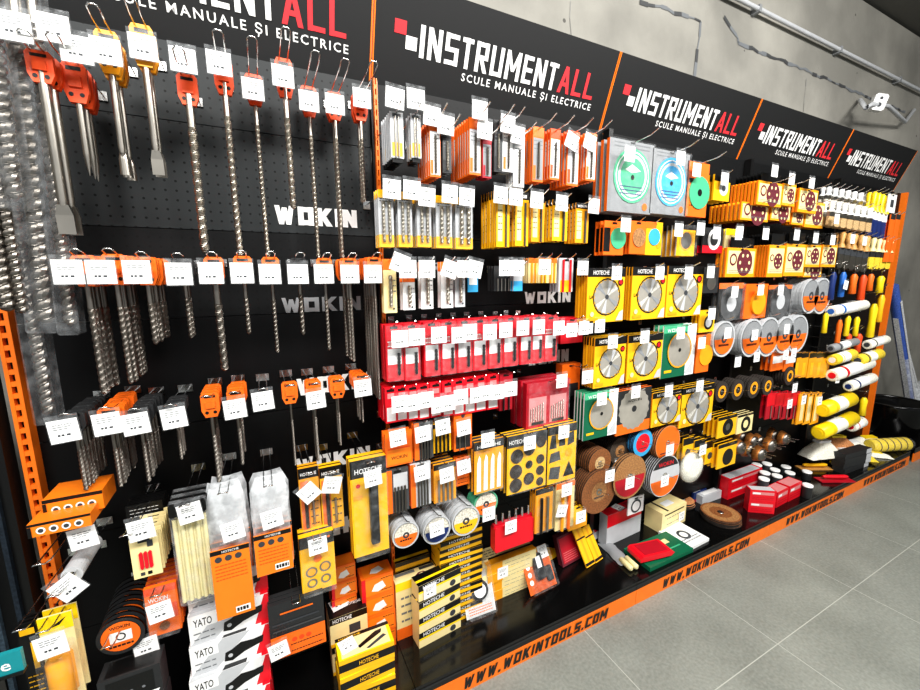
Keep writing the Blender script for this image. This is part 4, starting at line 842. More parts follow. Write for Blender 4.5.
# =============================================================== BAY 2, deck
HB = [('r',0,.62,1,1,'black'),('t','HOTECHE',.1,.68,.24,'white',.5),('r',0,.5,1,.62,'yellow_bright'),('c',.8,.25,.07,'ink_dark')]
dbox('tool_carton','box',(420,649),(461,626),15,.055,'cream HOTECHE carton with black and yellow band','cream',HB,[('r',0,0,1,1,'black'),('p',[(0,.3),(1,.3),(1,.5),(0,.5)],'yellow_bright')],tagp=(-.25,.45,'f'),n=4)
dbox('sander_carton','box',(397,628),(444,603),40,.05,'tall cream carton printed with a red triangle','cream',[('r',0,0,1,.2,'orange'),('r',0,.86,1,1,'yellow_bright'),('d',.1,.9,.7,.3,4,'ink')],[('r',0,.55,1,1,'cream'),('p',[(.4,.15),(.7,.12),(.6,.42),(.5,.42)],'maroon'),('p',[(.47,.2),(.62,.18),(.57,.34)],'cream'),('r',.05,.6,.45,.9,'ink'),('r',.55,.6,.95,.9,'ink_dark'),('r',0,.93,1,1,'black')],yf=-.08)
dbox('tool_carton','box',(440,566),(482,554),7,.09,'flat black and yellow striped carton','yellow',[('r',0,.5,1,1,'black'),('t','HOTECHE',.2,.58,.3,'white',.5)],[('r',0,0,1,1,'black'),('r',0,.2,1,.5,'yellow_bright')],n=4,step=(.0,.0),yf=-.1)
dbox('tool_carton','box',(396,590),(430,578),8,.05,'small yellow striped carton behind tall carton','yellow',[('r',0,.5,1,1,'black')],[('r',0,0,1,1,'black'),('r',0,.2,1,.5,'yellow_bright')],n=3,yf=-.028)
def lampx(w, h): return [('head_lamp',M().lathe([(w*.28,-.022),(w*.3,-.016),(w*.3,0)],'black',20,'y',(0,0,-h*.5)).lathe([(w*.2,-.0235),(w*.2,-.022)],'white',20,'y',(0,0,-h*.5))),('clear_cover',M().bev(-w*.48,w*.48,-.024,0,-h,0,'clear',.006))]
lean('head_lamp_pack','head lamp',(467,621),(496,610),564,22,.003,'clear pack with a round black head lamp','white',[('r',0,.6,1,1,'cream'),('r',.5,.7,.95,.85,'light_grey'),('d',.1,.9,.15,.05,3,'orange')],extra=lampx,tagp=(-.05,.25))
dbox('long_carton','box',(487,580),(536,556),10,.10,'long cream carton with yellow end','cream',[('r',0,0,.3,1,'amber'),('d',.35,.9,.6,.2,2,'ink')],[('r',0,0,1,.3,'amber'),('r',0,.3,1,.4,'black'),('d',.1,.8,.8,.5,3,'ink_dark')],tagp=(-.2,-.2,'f'),yf=-.08)
def lz(w, h): return [('laser_level',M().bev(-w*.18,w*.14,-.02,0,-h*.72,-h*.12,'black',.004).box(-w*.1,w*.06,-.022,-.02,-h*.45,-h*.18,'white')),('pouch',M().bev(w*.2,w*.42,-.01,0,-h*.85,-h*.5,'charcoal',.004)),('clear_cover',M().bev(-w*.49,w*.49,-.023,0,-h,0,'clear',.006))]
lean('measuring_tool_pack','measuring tool',(531,597),(557,584),549,30,.003,'clear pack with black pen tool on orange','orange',[('c',-.3+.45,.8,.07,'white'),('c',.15,.62,.07,'white'),('c',.15,.44,.07,'white'),('c',.15,.26,.07,'white'),('r',.0,.9,1,1,'yellow')],extra=lz,tagp=(.3,.15))
lean('plug_card','blister pack',(549,562),(558,556),541,25,.004,'small yellow pack beside the long cream carton','yellow',[('c',.5,.7,.2,'amber'),('c',.5,.35,.2,'amber')],n=2,dy=.012)
lean('sanding_sheet_pack','blister pack',(560,566),(578,556),532,22,.008,'dark red pack with price tag','maroon',[('r',.08,.08,.92,.92,'red_dark'),('d',.15,.85,.4,.12,5,'pink')],n=3,dy=-.010,tagp=(0,.35))
for k,(a,b) in enumerate([((587,569),(595,564)),((596,564),(603,559))]):
    lean('profile_stick','measuring tool',a,b,529-2*k,33,.006,'long yellow stick pack on the deck, '+['left one','right one'][k],'yellow',[('r',.4,0,.6,1,'amber'),('r',0,.03,1,.1,'black'),('r',0,.7,1,.74,'black')])
# =============================================================== BAY 3
def saw_clam(col):
    def f(w, h): return [('d',.1,.9,.95,.9,2,'ink'),('saw_blade:cyl',.52,.52,.42,.003,col),('saw_blade:g',.52,.52,.36,.38,'white'),('saw_blade:g',.52,.52,.28,.33,'light_grey'),('saw_blade:p',[(.34,.6),(.5,.68),(.7,.6),(.5,.56)],'white'),('saw_blade:c',.52,.5,.04,'black'),('saw_blade:d',.25,.75,.36,.26,3,'navy'),('sticker:c',.85,.1,.06,'orange')]
    return f
packs('saw_blade_pack','saw blade',(631,141,213,44),-.2,3,.09,.014,'clear clamshell with large green disc','top left of third bay','grey',saw_clam('green_light'),tags=[(630,154,-.232,0)],ytip=-.31,extra=clear(0,1,.012),side='orange')
packs('saw_blade_pack','saw blade',(670,151,215,37),-.2,3,.07,.014,'clear clamshell with large blue disc','top row of third bay','grey',saw_clam('blue_light'),tags=[(681,158,-.232,0)],ytip=-.31,extra=clear(0,1,.012))
packs('cutting_disc_card','cutting disc',(697,162,217,22),-.2,2,.04,.006,'orange card with green diamond disc','top row of third bay','orange',[('diamond_disc:cyl',.6,.45,.46,.004,'green_light'),('diamond_disc:c',.6,.45,.1,'black'),('r',.1,.62,.7,.7,'black'),('d',.2,.9,.35,.2,2,'black')],tags=[(697,170,-.22,0)],ytip=-.31)
packs('sanding_pack','sanding disc',(722,175,201,16),-.2,4,.09,.008,'small yellow pack with grey round window','top right of third bay','yellow',[('r',0,.75,1,1,'black'),('c',.6,.5,.28,'light_grey'),('c',.6,.5,.12,'ink_dark')],tags=[(725,179,-.22,0)],ytip=-.24)
def small(ext,n,dep,base,desc,where,ops,tg,**k): packs(k.pop('nm','disc_card'),k.pop('cat','disc card'),ext,k.pop('yf',-.18),n,dep,k.pop('d',.006),desc,where,base,ops,tags=[(t[0],t[1],-.215,t[2] if len(t)>2 else 0) for t in tg],**k)
small((614,221,255,20),3,.06,'orange','orange card with small green disc','second row, third bay',[('diamond_disc:cyl',.7,.5,.38,.003,'green_light'),('c',.7,.5,.12,'black'),('r',0,.1,.3,.8,'black')],[(626,225)])
small((638,221,254,16),3,.05,'orange','orange card with brown disc','second row, third bay',[('diamond_disc:cyl',.55,.5,.4,.003,'disc_tan'),('c',.55,.5,.15,'ink_dark')],[])
small((654,222,255,16),3,.05,'yellow','yellow card with blue disc','second row, third bay',[('r',0,.8,.6,1,'orange'),('diamond_disc:cyl',.5,.55,.35,.003,'blue_light'),('c',.5,.55,.12,'white'),('c',.8,.3,.15,'amber')],[])
small((686,225,256,18),4,.09,'yellow','yellow boxed grey disc','second row, third bay',[('r',0,.85,1,1,'black'),('c',.5,.5,.3,'steel'),('g',.5,.5,.3,.36,'amber')],[(679,230)],extra=clear(0,1,.012),side='light_grey')
small((713,228,253,20),3,.07,'charcoal','red and black disc pack','second row, third bay',[('r',0,0,1,.3,'red'),('g',.55,.55,.2,.32,'white')],[(701,229),(717,233)])
small((733,229,250,15),3,.05,'cream','cream pack with yellow head','second row, third bay',[('r',0,.7,1,1,'yellow_bright'),('r',.2,.2,.8,.5,'pink')],[(740,232)])
def sawcard(base='yellow'):
    g = base == 'green'
    def f(w, h):
        if g: return [('r',.72,0,1,1,'white'),('r',0,.86,.72,1,'green_light'),('b','WOKIN',.1,.88,.06,'white',.5),('saw_blade:cyl',.5,.52,.34,.003,'blade'),('saw_blade:g',.5,.52,.34,.37,'amber'),('saw_blade:c',.5,.52,.04,'black'),('p',[(.7,.04),(.95,.04),(.95,.3)],'light_grey'),('r',.08,.1,.3,.15,'yellow')]
        return [('r',0,.84,1,1,'black'),('t','HOTECHE',.14,.88,.075,'white',.42),('saw_blade:star',.52,.47,.345,'blade'),('g',.52,.47,.345,.37,'black')]+[('saw_blade:p',[(.52,.47),(.52+.33*math.cos(a),.47+.33*w/h*math.sin(a)),(.52+.33*math.cos(a+.35),.47+.33*w/h*math.sin(a+.35))],c) for a,c in ((.5,'blade_sheen'),(1.1,'light_grey'),(3.6,'blade_sheen'),(4.3,'light_grey'),(2.2,'grey'),(5.6,'grey'))]+[('saw_blade:c',.52,.47,.05,'ink_dark'),('c',.88,.74,.07,'black'),('c',.88,.74,.045,'red'),('p',[(.78,.02),(.98,.02),(.98,.22),(.88,.18)],'light_grey'),('t','LA',.06,.45,.06,'black',.1),('c',.14,.16,.05,'cream'),('r',.06,.04,.3,.09,'amber')]  # pale and grey wedges paint a radial metal sheen onto the blade
    return f
for i,(ext,base,tg,n,wh) in enumerate([((606,268,322,37),'yellow',(617,273),5,'left of upper blade row'),((649,267,319,34),'yellow',(660,273),5,'middle of upper blade row'),((685,266,316,35),'yellow',(689,273),3,'right of upper blade row'),
   ((610,337,386,31),'yellow',(613,342),5,'left of middle blade row'),((645,334,380,34),'yellow',(645,337),3,'middle of middle blade row'),((679,325,376,32),'green',(681,333),3,'middle blade row, right'),
   ((601,391,437,33),'green',(602,399),4,'left of lowest blade row'),((667,391,424,29),'yellow',(669,391),3,'third in lowest blade row'),((697,386,424,32),'yellow',(700,386),3,'right of lowest blade row')]):
    packs('saw_blade_pack','saw blade',ext,-.19,n,.07,.006,'%s card with round saw blade' % base,wh,base,sawcard(base),tags=[(tg[0],tg[1],-.222,0)],ytip=-.25,side='amber' if base=='yellow' else 'white')
packs('saw_blade_pack','saw blade',(634,389,432,33),-.19,3,.06,.008,'orange card with bare grey saw blade','second in lowest blade row','orange',[('r',0,.25,1,1,'charcoal'),('saw_blade:star',.5,.55,.46,'blade'),('saw_blade:c',.5,.55,.07,'charcoal'),('saw_blade:b','WOKIN',.3,.72,.05,'black',.4)],tags=[(636,392,-.215,0)],ytip=-.24)
small((711,267,293,15),2,.03,'charcoal','small black disc card','right of upper blade row',[('c',.55,.4,.3,'steel')],[(711,272)])
small((707,311,332,15),3,.05,'yellow','small yellow disc card','above orange disc cards',[('c',.6,.45,.3,'black'),('c',.6,.45,.2,'light_grey')],[(712,314)])
small((703,335,372,13),3,.05,'orange','orange card with round amber disc','right of green blade pack',[('disc:cyl',.7,.45,.5,.004,'amber'),('c',.7,.45,.2,'cream')],[(702,343)],nm='sanding_disc_card')
hook(at(600,380,-.1)[0],at(600,372,-.1)[2],-.2,'plain hook with price tag beside orange case, third bay',style='s',tags=[(588,377,-.215,0)])
# hanging abrasive discs
def adisc(r, col, label=None, side='abrasive_dark', th=.004, lr=.45, extra=None):
    m = M().cylY(0,0,r,0,th,col,30,side=side); parts = [('disc',m)]
    l = M().ring(0,0,r*.08,r*.16,'steel',y=-.0006)
    if label: l.disc(0,0,r*lr,label,y=-.0004); l.dashes(-r*lr*.6,r*lr*.6,-r*lr*.6,r*.07,'ink_dark',y=-.0009,seed=2)
    parts.append(('label',l))
    if extra: parts.append(('print',extra(r)))
    return parts
def discs(px, py, rpx, yf, n, dy, desc, where, parts_f, tg=(), name='abrasive_disc', cat='abrasive disc', hk=True):
    c = at(px, py, yf); r = (at(px, py-rpx, yf)[2]-at(px, py+rpx, yf)[2])/2
    stack(name, parts_f(r), cat, '%s, %s' % (desc, where), '%s, behind the front one, %s' % (desc, where), (c[0], yf, c[2]), n, dy, '%s, %s' % (desc, where), jit=.001)
    if hk: hook(c[0], c[2]+r*.06, yf-.05, 'wire hook %sthrough %s, %s' % ('with price tag ' if tg else '', desc, where), style='s', tags=[(t[0], t[1], yf-.045, 0) for t in tg], rise=.004)
discs(600,463,14,-.17,12,.011,'brown cutting disc','upper left pile',lambda r: adisc(r,'disc_brown','bristle'))
discs(620,451,13,-.13,9,.010,'dark brown cutting disc','upper middle pile',lambda r: adisc(r,'abrasive','disc_tan'),[(619,465)])
discs(599,492,21,-.19,8,.010,'large brown cutting disc','lowest left pile',lambda r: adisc(r,'disc_brown','disc_tan'),[(610,476)])
discs(630,477,21,-.2,3,.012,'large half red cutting disc','beside lowest left pile',lambda r: adisc(r,'disc_tan',None,extra=lambda r: M().poly([(r*.9*math.cos(PI+PI*i/14),r*.9*math.sin(PI+PI*i/14)) for i in range(15)],'red_dark',-.0010)),[(630,483)])
discs(643,443,13,-.17,6,.007,'small red and blue disc','above half red disc',lambda r: adisc(r,'blue_light','red',lr=.7))
discs(668,443,17,-.18,10,.010,'orange fronted grinding disc','below lowest blade row',lambda r: adisc(r,'sand_orange','orange',lr=.95,side='abrasive_dark'),[(670,450)])
discs(665,476,20,-.19,6,.010,'large white and orange disc','beside white wool pad',lambda r: adisc(r,'light_grey',None,extra=lambda r: M().poly([(r*.95*math.cos(PI*1.05+PI*.9*i/14),r*.95*math.sin(PI*1.05+PI*.9*i/14)) for i in range(15)],'orange',-.0010).poly([(r*.95*math.cos(PI*.15+PI*.7*i/14),r*.95*math.sin(PI*.15+PI*.7*i/14)) for i in range(15)],'charcoal',-.0011).text('WOKIN',-r*.5,r*.5,r*.2,'red',y=-.0014)),[(665,481)])
c = at(695,469,-.2); rr_ = .055
thing('polishing_pad',[('pad',M().lathe([(.04,.0),(.072,.006),(.077,.02),(.072,.034),(.04,.038)],'wool',28,'y')),('clear_bag',M().lathe([(.05,-.004),(.080,.004),(.084,.03),(.07,.08),(.03,.11)],'clear',20,'y'))],'large round white wool polishing pad in clear bag','polishing pad',c)
hook(c[0],c[2]+.086,-.22,'wire hook above the white wool polishing pad',style='s')
for k,(ext,tg) in enumerate([((688,438,460,10),[]),((699,440,462,10),[(703,450)]),((710,441,463,9),[])]):
    small(ext,3,.08,'yellow','small yellow boxed bit','above wool pad, '+['left','middle','right'][k],[('r',0,.7,1,1,'black'),('c',.5,.35,.25,'ink_dark')],tg,nm='cup_brush_box',cat='box',yf=-.15)
small((727,443,466,18),4,.09,'yellow','yellow box with black knob picture','right of wool pad',[('c',.55,.4,.28,'black'),('r',0,.85,1,1,'black')],[],nm='cup_brush_box',cat='box')
# deck of bay 3
small((578,506,528,18),2,.06,'yellow','small yellow carton with white tag','above the yellow stick packs',[('r',0,0,1,.3,'amber')],[(581,517)],nm='carton',cat='box')
lean('carton','box',(592,543),(608,534),516,15,.03,'small grey and red carton by the red topped carton','light_grey',[('r',.1,.5,.9,.95,'charcoal'),('r',.2,.3,.8,.7,'red_dark')])
def flatbag(L, W, mt, tip=None, seed=1, hgt=.02):
    m = M(); rr = random.Random(seed); nx, ny = 7, 10; vs = []
    for s in (1, -1):
        for j in range(ny+1):
            for i in range(nx+1):
                e = math.sin(PI*i/nx)*math.sin(PI*j/ny); vs.append(((i/nx-.5)*W+rr.uniform(-.003,.003), (j/ny-.5)*L, (e**.5*hgt*s if s > 0 else 0)+hgt*.0+rr.uniform(0,.003)*(s>0)))
    K = (nx+1)*(ny+1)
    for s in (0, 1):
        f = [(s*K+j*(nx+1)+i, s*K+j*(nx+1)+i+1, s*K+(j+1)*(nx+1)+i+1, s*K+(j+1)*(nx+1)+i) for j in range(ny) for i in range(nx)]
        m.add(vs, f, mt, True) if s == 0 else m.add(vs, [q[::-1] for q in f], mt)
    return m
P = atz(604,543,ZD); P2 = atz(636,573,ZD); ang = math.atan2(P2[1]-P[1], P2[0]-P[0])+PI/2; P = ((P[0]+P2[0])/2, (P[1]+P2[1])/2, ZD)
gl = [('pouch',flatbag(.17,.07,'grey',seed=5))]+[('nozzle',M().lathe([(.007,-.13),(.013,-.125),(.013,-.06),(.007,-.055)],'glue',12,'y',(x,0,.014))) for x in (-.014,.016)]
thing('glove_pack',gl,'grey pouch pack with two pale yellow round ends near shelf joint','pouch',(P[0]-math.sin(ang)*.03,P[1]+math.cos(ang)*.03,ZD),rz=ang)
dbox('carton','box',(606,547),(640,531),31,.12,'large red topped carton with white tag','light_grey',[('r',0,.6,1,1,'red')],[('r',0,0,1,1,'red'),('r',.6,.2,.9,.8,'red_dark')],tagp=(-.1,.5,'t'))
for k,z in enumerate((0,.030)):
    P = atz(650,551,ZD+z+.012)
    m = M().prism([(-.095,0),(.08,0),(.098,.014),(.08,.027),(-.08,.027),(-.095,.016)],-.045,.045,'red')
    thing('tool_case',[('case',m),('lid',M().box(-.065,.065,-.036,.036,.027,.0285,'red_dark'))]+([('price_tag',tag_mesh(2))] if 0 else []),'glossy red soft case, '+['lower one of the pair','upper one of the pair'][k],'case',(P[0]+.005*k,P[1],ZD+.001+z),rz=-.25+.08*k)
dbox('flat_box','box',(650,572),(693,552),4,.15,'dark green flat box','green',(),[('r',.45,.55,.8,.75,'cream'),('r',.3,.3,.9,.35,'green_light')])
dbox('flat_box','box',(688,552),(709,541),3,.16,'flat white card with black drawing','white',(),[('c',.5,.5,.2,'ink_dark'),('d',.1,.9,.3,.2,2,'ink'),('c',.5,.5,.12,'white')])
dbox('carton','box',(661,534),(685,521),20,.12,'cream carton with black stripe and label','cream',[('d',.2,.8,.6,.3,2,'ink'),('r',.1,.8,.9,.86,'black')],[('r',.2,0,.26,1,'black'),('r',.35,.3,.7,.7,'paper')],tagp=(.3,.4,'f'),n=1,z=ZD)
small((636,497,513,15),1,0,'white','small white card with black ring','below the half red disc',[('c',.5,.45,.33,'ink_dark'),('c',.5,.45,.24,'white')],[],nm='ring_card',cat='disc card',yf=-.1)
def lyingdisc(px, py, r, n, th, col, desc, label='disc_tan', z0=ZD):
    P = atz(px, py, z0); gs = desc+', stacked'
    p = [('disc',M().lathe([(r,0),(r,th)],'abrasive_dark',32).lathe([(r*.99,th+.0002),(.012,th+.0003)],col,32,caps=False)),('label',M().lathe([(r*.9,th+.0006),(r*.55,th+.0008)],label,28,caps=False)),('hub',M().lathe([(.016,th),(.016,th+.002),(.008,th+.002)],'steel',16,caps=False))]
    root = thing('cutting_disc',p,desc+', topmost','cutting disc',(P[0],P[1],z0+(th+.0005)*(n-1)))
    if n > 1: root['group'] = gs
    for i in range(n-1): dup(root,(P[0]+random.uniform(-.004,.004),P[1]+random.uniform(-.004,.004),z0+(th+.0005)*i),desc+', lower in stack',gs)
lyingdisc(720,518,.098,8,.004,'disc_brown','large brown cutting disc lying on deck')
lyingdisc(682,505,.062,7,.005,'sand_orange','orange sanding disc lying behind cream carton','sand_orange')
def jar(px, py, r, h, c, lid, desc, yf=None, z=ZD):
    P = atz(px, py, z)
    thing('jar',[('body',M().lathe([(r*.95,0),(r,.003),(r,h*.8),(r*.85,h*.86)],c,18)),('lid',M().lathe([(r*.97,h*.82),(r*.97,h),(r*.9,h*1.02)],lid,18))],desc,'jar',(P[0],P[1],z))
dbox('carton','box',(693,503),(706,497),9,.06,'small blue and white carton beside lying discs','navy',[('r',0,0,1,.3,'red_dark')],[('r',.1,.1,.6,.9,'light_grey')])
dbox('carton','box',(702,505),(721,498),8,.07,'clear topped small carton with white label','light_grey',(),[('r',.15,.2,.85,.8,'white')])
# =============================================================== BAY 4
def sand(w, h): return [('r',.05,.12,.95,.9,'cream'),('sanding_disc:c',.62,.5,.27,'maroon')]+[('sanding_disc:c',.62+.16*math.cos(a*PI/3),.5+.16*w/h*math.sin(a*PI/3),.035,'cream') for a in range(6)]+[('c',.22,.6,.12,'maroon'),('c',.22,.6,.08,'cream'),('d',.1,.9,.22,.16,2,'ink')]
SP = [((770,182,206,25),8,.13,(775,171),'first, top row',True),((789,184,206,13),3,.05,(792,179),'second, top row',True),((808,189,213,19),6,.09,(812,183),'third, top row',True),
      ((755,203,221,28),8,.16,None,'lower pile left, top row',False),((781,205,221,20),4,.07,None,'lower pile middle, top row',False),((798,208,225,12),3,.05,None,'lower pile right, top row',False),((815,202,228,19),4,.06,None,'right end, top row',False),
      ((741,248,277,29),3,.06,(739,234),'left, second row',True),((776,245,277,16),9,.12,(766,234),'long pile, second row',True),((795,244,276,20),4,.04,(797,235),'third, second row',True),((813,245,267,15),3,.04,(816,238),'fourth, second row',True),((829,245,267,15),3,.04,(833,240),'fifth, second row',True),((813,264,277,18),2,.04,None,'lower fourth, second row',False)]
for i,(ext,n,dep,tg,wh,hd) in enumerate(SP):
    packs('sanding_disc_pack','sanding discs',ext,-.2 if hd else -.17,n,dep,.009,'amber sided sanding disc pack',wh,'amber',sand,tags=[(tg[0],tg[1],-.225,0)] if tg else [],ytip=-.29 if hd and i < 7 else -.24,side='orange_print',jit=.002,
      extra=(lambda w,h:[('header',M().box(-w*.4,w*.4,.001,.003,0,h*.35,'black'))]) if hd else None)
small((730,283,320,24),2,.05,'charcoal','clear pack with big grey wheel','third row, left',[('wheel:cyl',.5,.45,.44,.008,'dark_grey'),('wheel:c',.5,.45,.2,'light_grey'),('r',0,.85,1,1,'orange')],[(735,292)],extra=clear(0,1,.014),nm='wheel_pack',cat='abrasive wheel')
small((756,284,318,22),3,.05,'orange','orange card with amber cup','third row, centre',[('cup:cyl',.55,.45,.3,.01,'amber')],[(761,290)],nm='wheel_pack',cat='abrasive wheel')
small((779,285,318,23),2,.05,'charcoal','clear pack with grey cup wheel','third row, right',[('wheel:cyl',.5,.5,.4,.008,'dark_grey'),('wheel:c',.5,.5,.18,'light_grey'),('r',0,.88,1,1,'orange')],[(781,290)],extra=clear(0,1,.014),nm='wheel_pack',cat='abrasive wheel')
for i,(cx,n) in enumerate([(811,6),(822,4)]): cases(cx,296,9,-.17,n,.016,'small clear case with orange face','third row right, '+['left','right'][i],'orange',[],back='grey')
for i,(cx,cy,r,n,tg) in enumerate([(724,339,11,6,(728,333)),(752,338,11,7,(755,335)),(769,337,11,5,None),(785,335,10,4,(787,329)),(798,334,10,4,None)]):
    cases(cx,cy,r,-.19,n,.018,'clear case with orange disc',ORD[i]+' in case row','orange',[(tg[0],tg[1],-.23,0)] if tg else [],back='grey')
P = at(742,350,-.05); hook(P[0],P[2],-.22,'hook with two price tags below the case row',style='s',tags=[(738,362,-.2,0),(757,357,-.2,0)])
for i,(cx,tg) in enumerate([(778,(786,355)),(791,(794,353))]):
    small((cx,346,370,12),3,.07,'orange','orange holder strip','below case row, '+['left','right'][i],[('r',.1,.3,.9,.6,'white')],[tg],nm='holder_pack',cat='blister pack',yf=-.17)
for i,cx in enumerate((797,804,812,819,826)):
    small((cx,353,377,7),2,.03,'amber','narrow amber pack',ORD[i]+' in slim row',[('r',0,.8,1,1,'black'),('r',.3,.1,.7,.6,'yellow')],[],nm='slim_pack',cat='blister pack',yf=-.17)
for i,(cx,cy,r,n) in enumerate([(722,392,10,6),(738,390,10,5),(754,388,10,6),(768,386,9,6),(790,376,9,8)]):
    discs(cx,cy,r,-.18,n,.014,'black flap disc with yellow ring',ORD[i]+' in flap row',lambda r: adisc(r,'abrasive_dark','black',lr=.3,th=.008,extra=lambda r: M().ring(0,0,r*.34,r*.62,'amber',y=-.0009)),name='flap_disc',cat='flap disc',tg=[(795,388)] if i == 4 else ())
for i,cx in enumerate((771,779,787,794)):
    small((cx,393,418,9),2,.05,'red_dark','red hooded pack',ORD[i]+' in red group',[('r',0,.5,1,1,'red'),('tool:rod',.5,.05,.5,0,.003,'steel')],[(790,404)] if i == 3 else [],nm='brush_pack',cat='blister pack',yf=-.16)
for i,cx in enumerate((802,809,816)):
    small((cx,394,423,8),2,.03,'amber','amber pack with cream stripe',ORD[i]+' right of red group',[('r',.3,.1,.7,.9,'cream')],[(804,400)] if i == 0 else ([(820,401)] if i == 2 else []),nm='slim_pack',cat='blister pack',yf=-.17)
small((727,416,436,18),4,.09,'yellow','yellow box with black wheel','below flap row',[('c',.55,.45,.28,'black'),('c',.55,.45,.12,'steel'),('r',0,.85,1,1,'black')],[],nm='wheel_box',cat='box')
small((745,414,432,15),3,.06,'cream','cream box with black ring','below flap row',[('g',.55,.45,.16,.3,'black'),('r',0,.88,1,1,'black')],[],nm='wheel_box',cat='box')
# wire cup brushes
def cupbrush(r): return [('shank',M().lathe([(.006,-.03),(.006,0)],'steel',8,'y')),('cup',M().lathe([(r*.25,-.001),(r*.7,.006),(r*.75,.02)],'steel_dark',16,'y')),('wire',M().lathe([(r*.75,.018),(r,.045),(r*.6,.047),(r*.4,.03)],'brass',18,'y'))]
for i,(px,py,yf) in enumerate([(744,449,-.2),(757,443,-.13),(775,447,-.2),(789,440,-.14),(765,456,-.22)]):
    c = at(px,py,yf); r = .047
    stack('wire_cup_brush',cupbrush(r),'wire brush','copper wire cup brush, %s of the hanging bunch' % ORD[i],'copper wire cup brush behind the %s of the bunch' % ORD[i],c,2,.06,'wire cup brushes, '+ORD[i],jit=.004)
    hook(c[0],c[2]+r*.3,c[1]-.05,'wire hook through copper cup brush, %s of the bunch' % ORD[i],style='s',rise=.004)
# deck of bay 4
RB = [('r',.08,.6,.92,.85,'pink'),('d',.1,.9,.35,.2,2,'red_dark'),('r',.1,.65,.4,.8,'white')]
dbox('nail_box','box',(727,500),(760,487),10,.06,'red carton with grey top, left pile','red',RB,[('r',.05,.05,.95,.95,'light_grey')],n=2,z=ZD)
dbox('nail_box','box',(747,508),(773,511),1,.01,'small loose red card','red') if 0 else None
dbox('nail_box','box',(748,512),(774,514),11,.05,'red carton with grey top, front pile','red',RB,[('r',.05,.05,.95,.95,'light_grey')],n=2)
dbox('nail_box','box',(776,508),(787,502),15,.07,'tall dark red carton, left of pair','red',RB,[('r',.05,.05,.95,.95,'pink')],n=1)
dbox('nail_box','box',(788,502),(800,496),15,.07,'tall dark red carton, right of pair','red',RB,[('r',.05,.05,.95,.95,'pink')],n=1)
for i,(px,py,yf) in enumerate([(767,463,-.01),(757,464,.0),(765,472,-.09),(775,469,-.06),(786,466,-.04),(764,478,-.14),(777,475,-.12),(790,472,-.10)]):
    P = at(px,py,yf); hh = max(.03, P[2]-ZD)
    thing('tub',[('tub',M().lathe([(.026,0),(.027,.003),(.027,hh-.008)],'ink_dark',18)),('lid',M().lathe([(.028,hh-.009),(.028,hh-.001),(.025,hh)],'white',18))],'small round dark tub with white lid in the group behind the red cartons','tub',(P[0],yf,ZD),group='small white lidded tubs behind the red cartons')
P = atz(806,497,ZD); thing('tub',[('tub',M().lathe([(.024,0),(.026,.004),(.026,.075)],'charcoal',20)),('lid',M().lathe([(.027,.072),(.027,.082),(.022,.084)],'white',20))],'dark round tub with white lid beside the red cartons','tub',P)
P = atz(806,479,ZD); thing('tub',[('tub',M().lathe([(.024,0),(.026,.004),(.026,.05)],'charcoal',20)),('lid',M().lathe([(.027,.048),(.027,.056),(.022,.058)],'white',20))],'shorter dark tub with white lid, behind the first tub','tub',P)
def trowel(c, c2): return [('plate',M().prism([(-.03,-.12),(.03,-.12),(.034,.1),(-.034,.1)],0,.006,c)),('handle',M().lathe([(.008,-.09),(.013,-.07),(.012,.05),(.008,.07)],c2,10,'z',(0,-.02,0)))]
for k,(px,py,c,c2,lb) in enumerate([(813,468,'wood','yellow','amber wooden handled hand brush lying on the deck'),(833,480,'red_dark','red','bright red plastic scraper lying at the deck edge')]):
    P = atz(px,py,ZD+.004); o = thing('hand_brush',trowel(c,c2),lb,'hand tool',(P[0],P[1],ZD+.008),rz=1.1,rx=-PI/2)
for k,(a,b,n,lb) in enumerate([((806,462),(827,457),3,'grey sanding sponge, left pile'),((821,466),(841,462),2,'grey sanding sponge, middle pile'),((843,474),(869,466),4,'black sanding sponge with paper band, right pile')]):
    dbox('sanding_sponge','sanding sponge',a,b,4.6,.07,lb,'charcoal' if k == 2 else 'dark_grey',[('r',.8,0,1,1,'light_grey')] if k == 2 else [],[('r',.1,.1,.6,.9,'charcoal')],n=n,wob=6)
# =============================================================== BAY 5: brushes, rollers
def brush(w, h, hc, fc, bc):
    H = M().lathe([(w*.10,-h*.02),(w*.22,-h*.06),(w*.14,-h*.3),(w*.3,-h*.44)][::-1],hc,10,c=(0,.005,0))
    Fr = M().box(-w*.46,w*.46,-.001,.012,-h*.62,-h*.44,fc); Br = M().prism([(-w*.46,-h*.62),(w*.46,-h*.62),(w*.5,-h*.95),(w*.3,-h),(-w*.3,-h),(-w*.5,-h*.95)],.0,.011,bc)
    return [('handle',H),('ferrule',Fr),('bristles',Br)]
def hangbrush(xc, y0, y1, wpx, yf, n, dep, cols, desc, where, tg=None, hk=True):
    loc, w, h = fit(xc, y0, y1, wpx, yf)
    stack('paint_brush', brush(w, h, *cols), 'paint brush', '%s, %s' % (desc, where), '%s, behind the front one, %s' % (desc, where), loc, n, dep/max(n,1), '%s, %s' % (desc, where), jit=.002)
    if hk: hook(loc[0], loc[2]-.006, yf-.04, 'wire hook %sholding %s, %s' % ('with price tag ' if tg else '', desc, where), style='s', tags=[(tg[0],tg[1],yf-.03,0)] if tg else [])
for i in range(7): hangbrush(829+6.3*i, 186+1.2*i, 207+1.2*i, 5.5, -.13, 2, .05, ('white','steel','bristle_white'), 'white handled paint brush', ORD[i]+' in upper brush row')
for i in range(7): hangbrush(832+6.3*i, 200+1.2*i, 226+1*i, 5.5, -.2, 2, .06, ('white','steel','bristle'), 'wide paint brush with white handle', ORD[i]+' in front brush row', (837,219) if i == 0 else None)
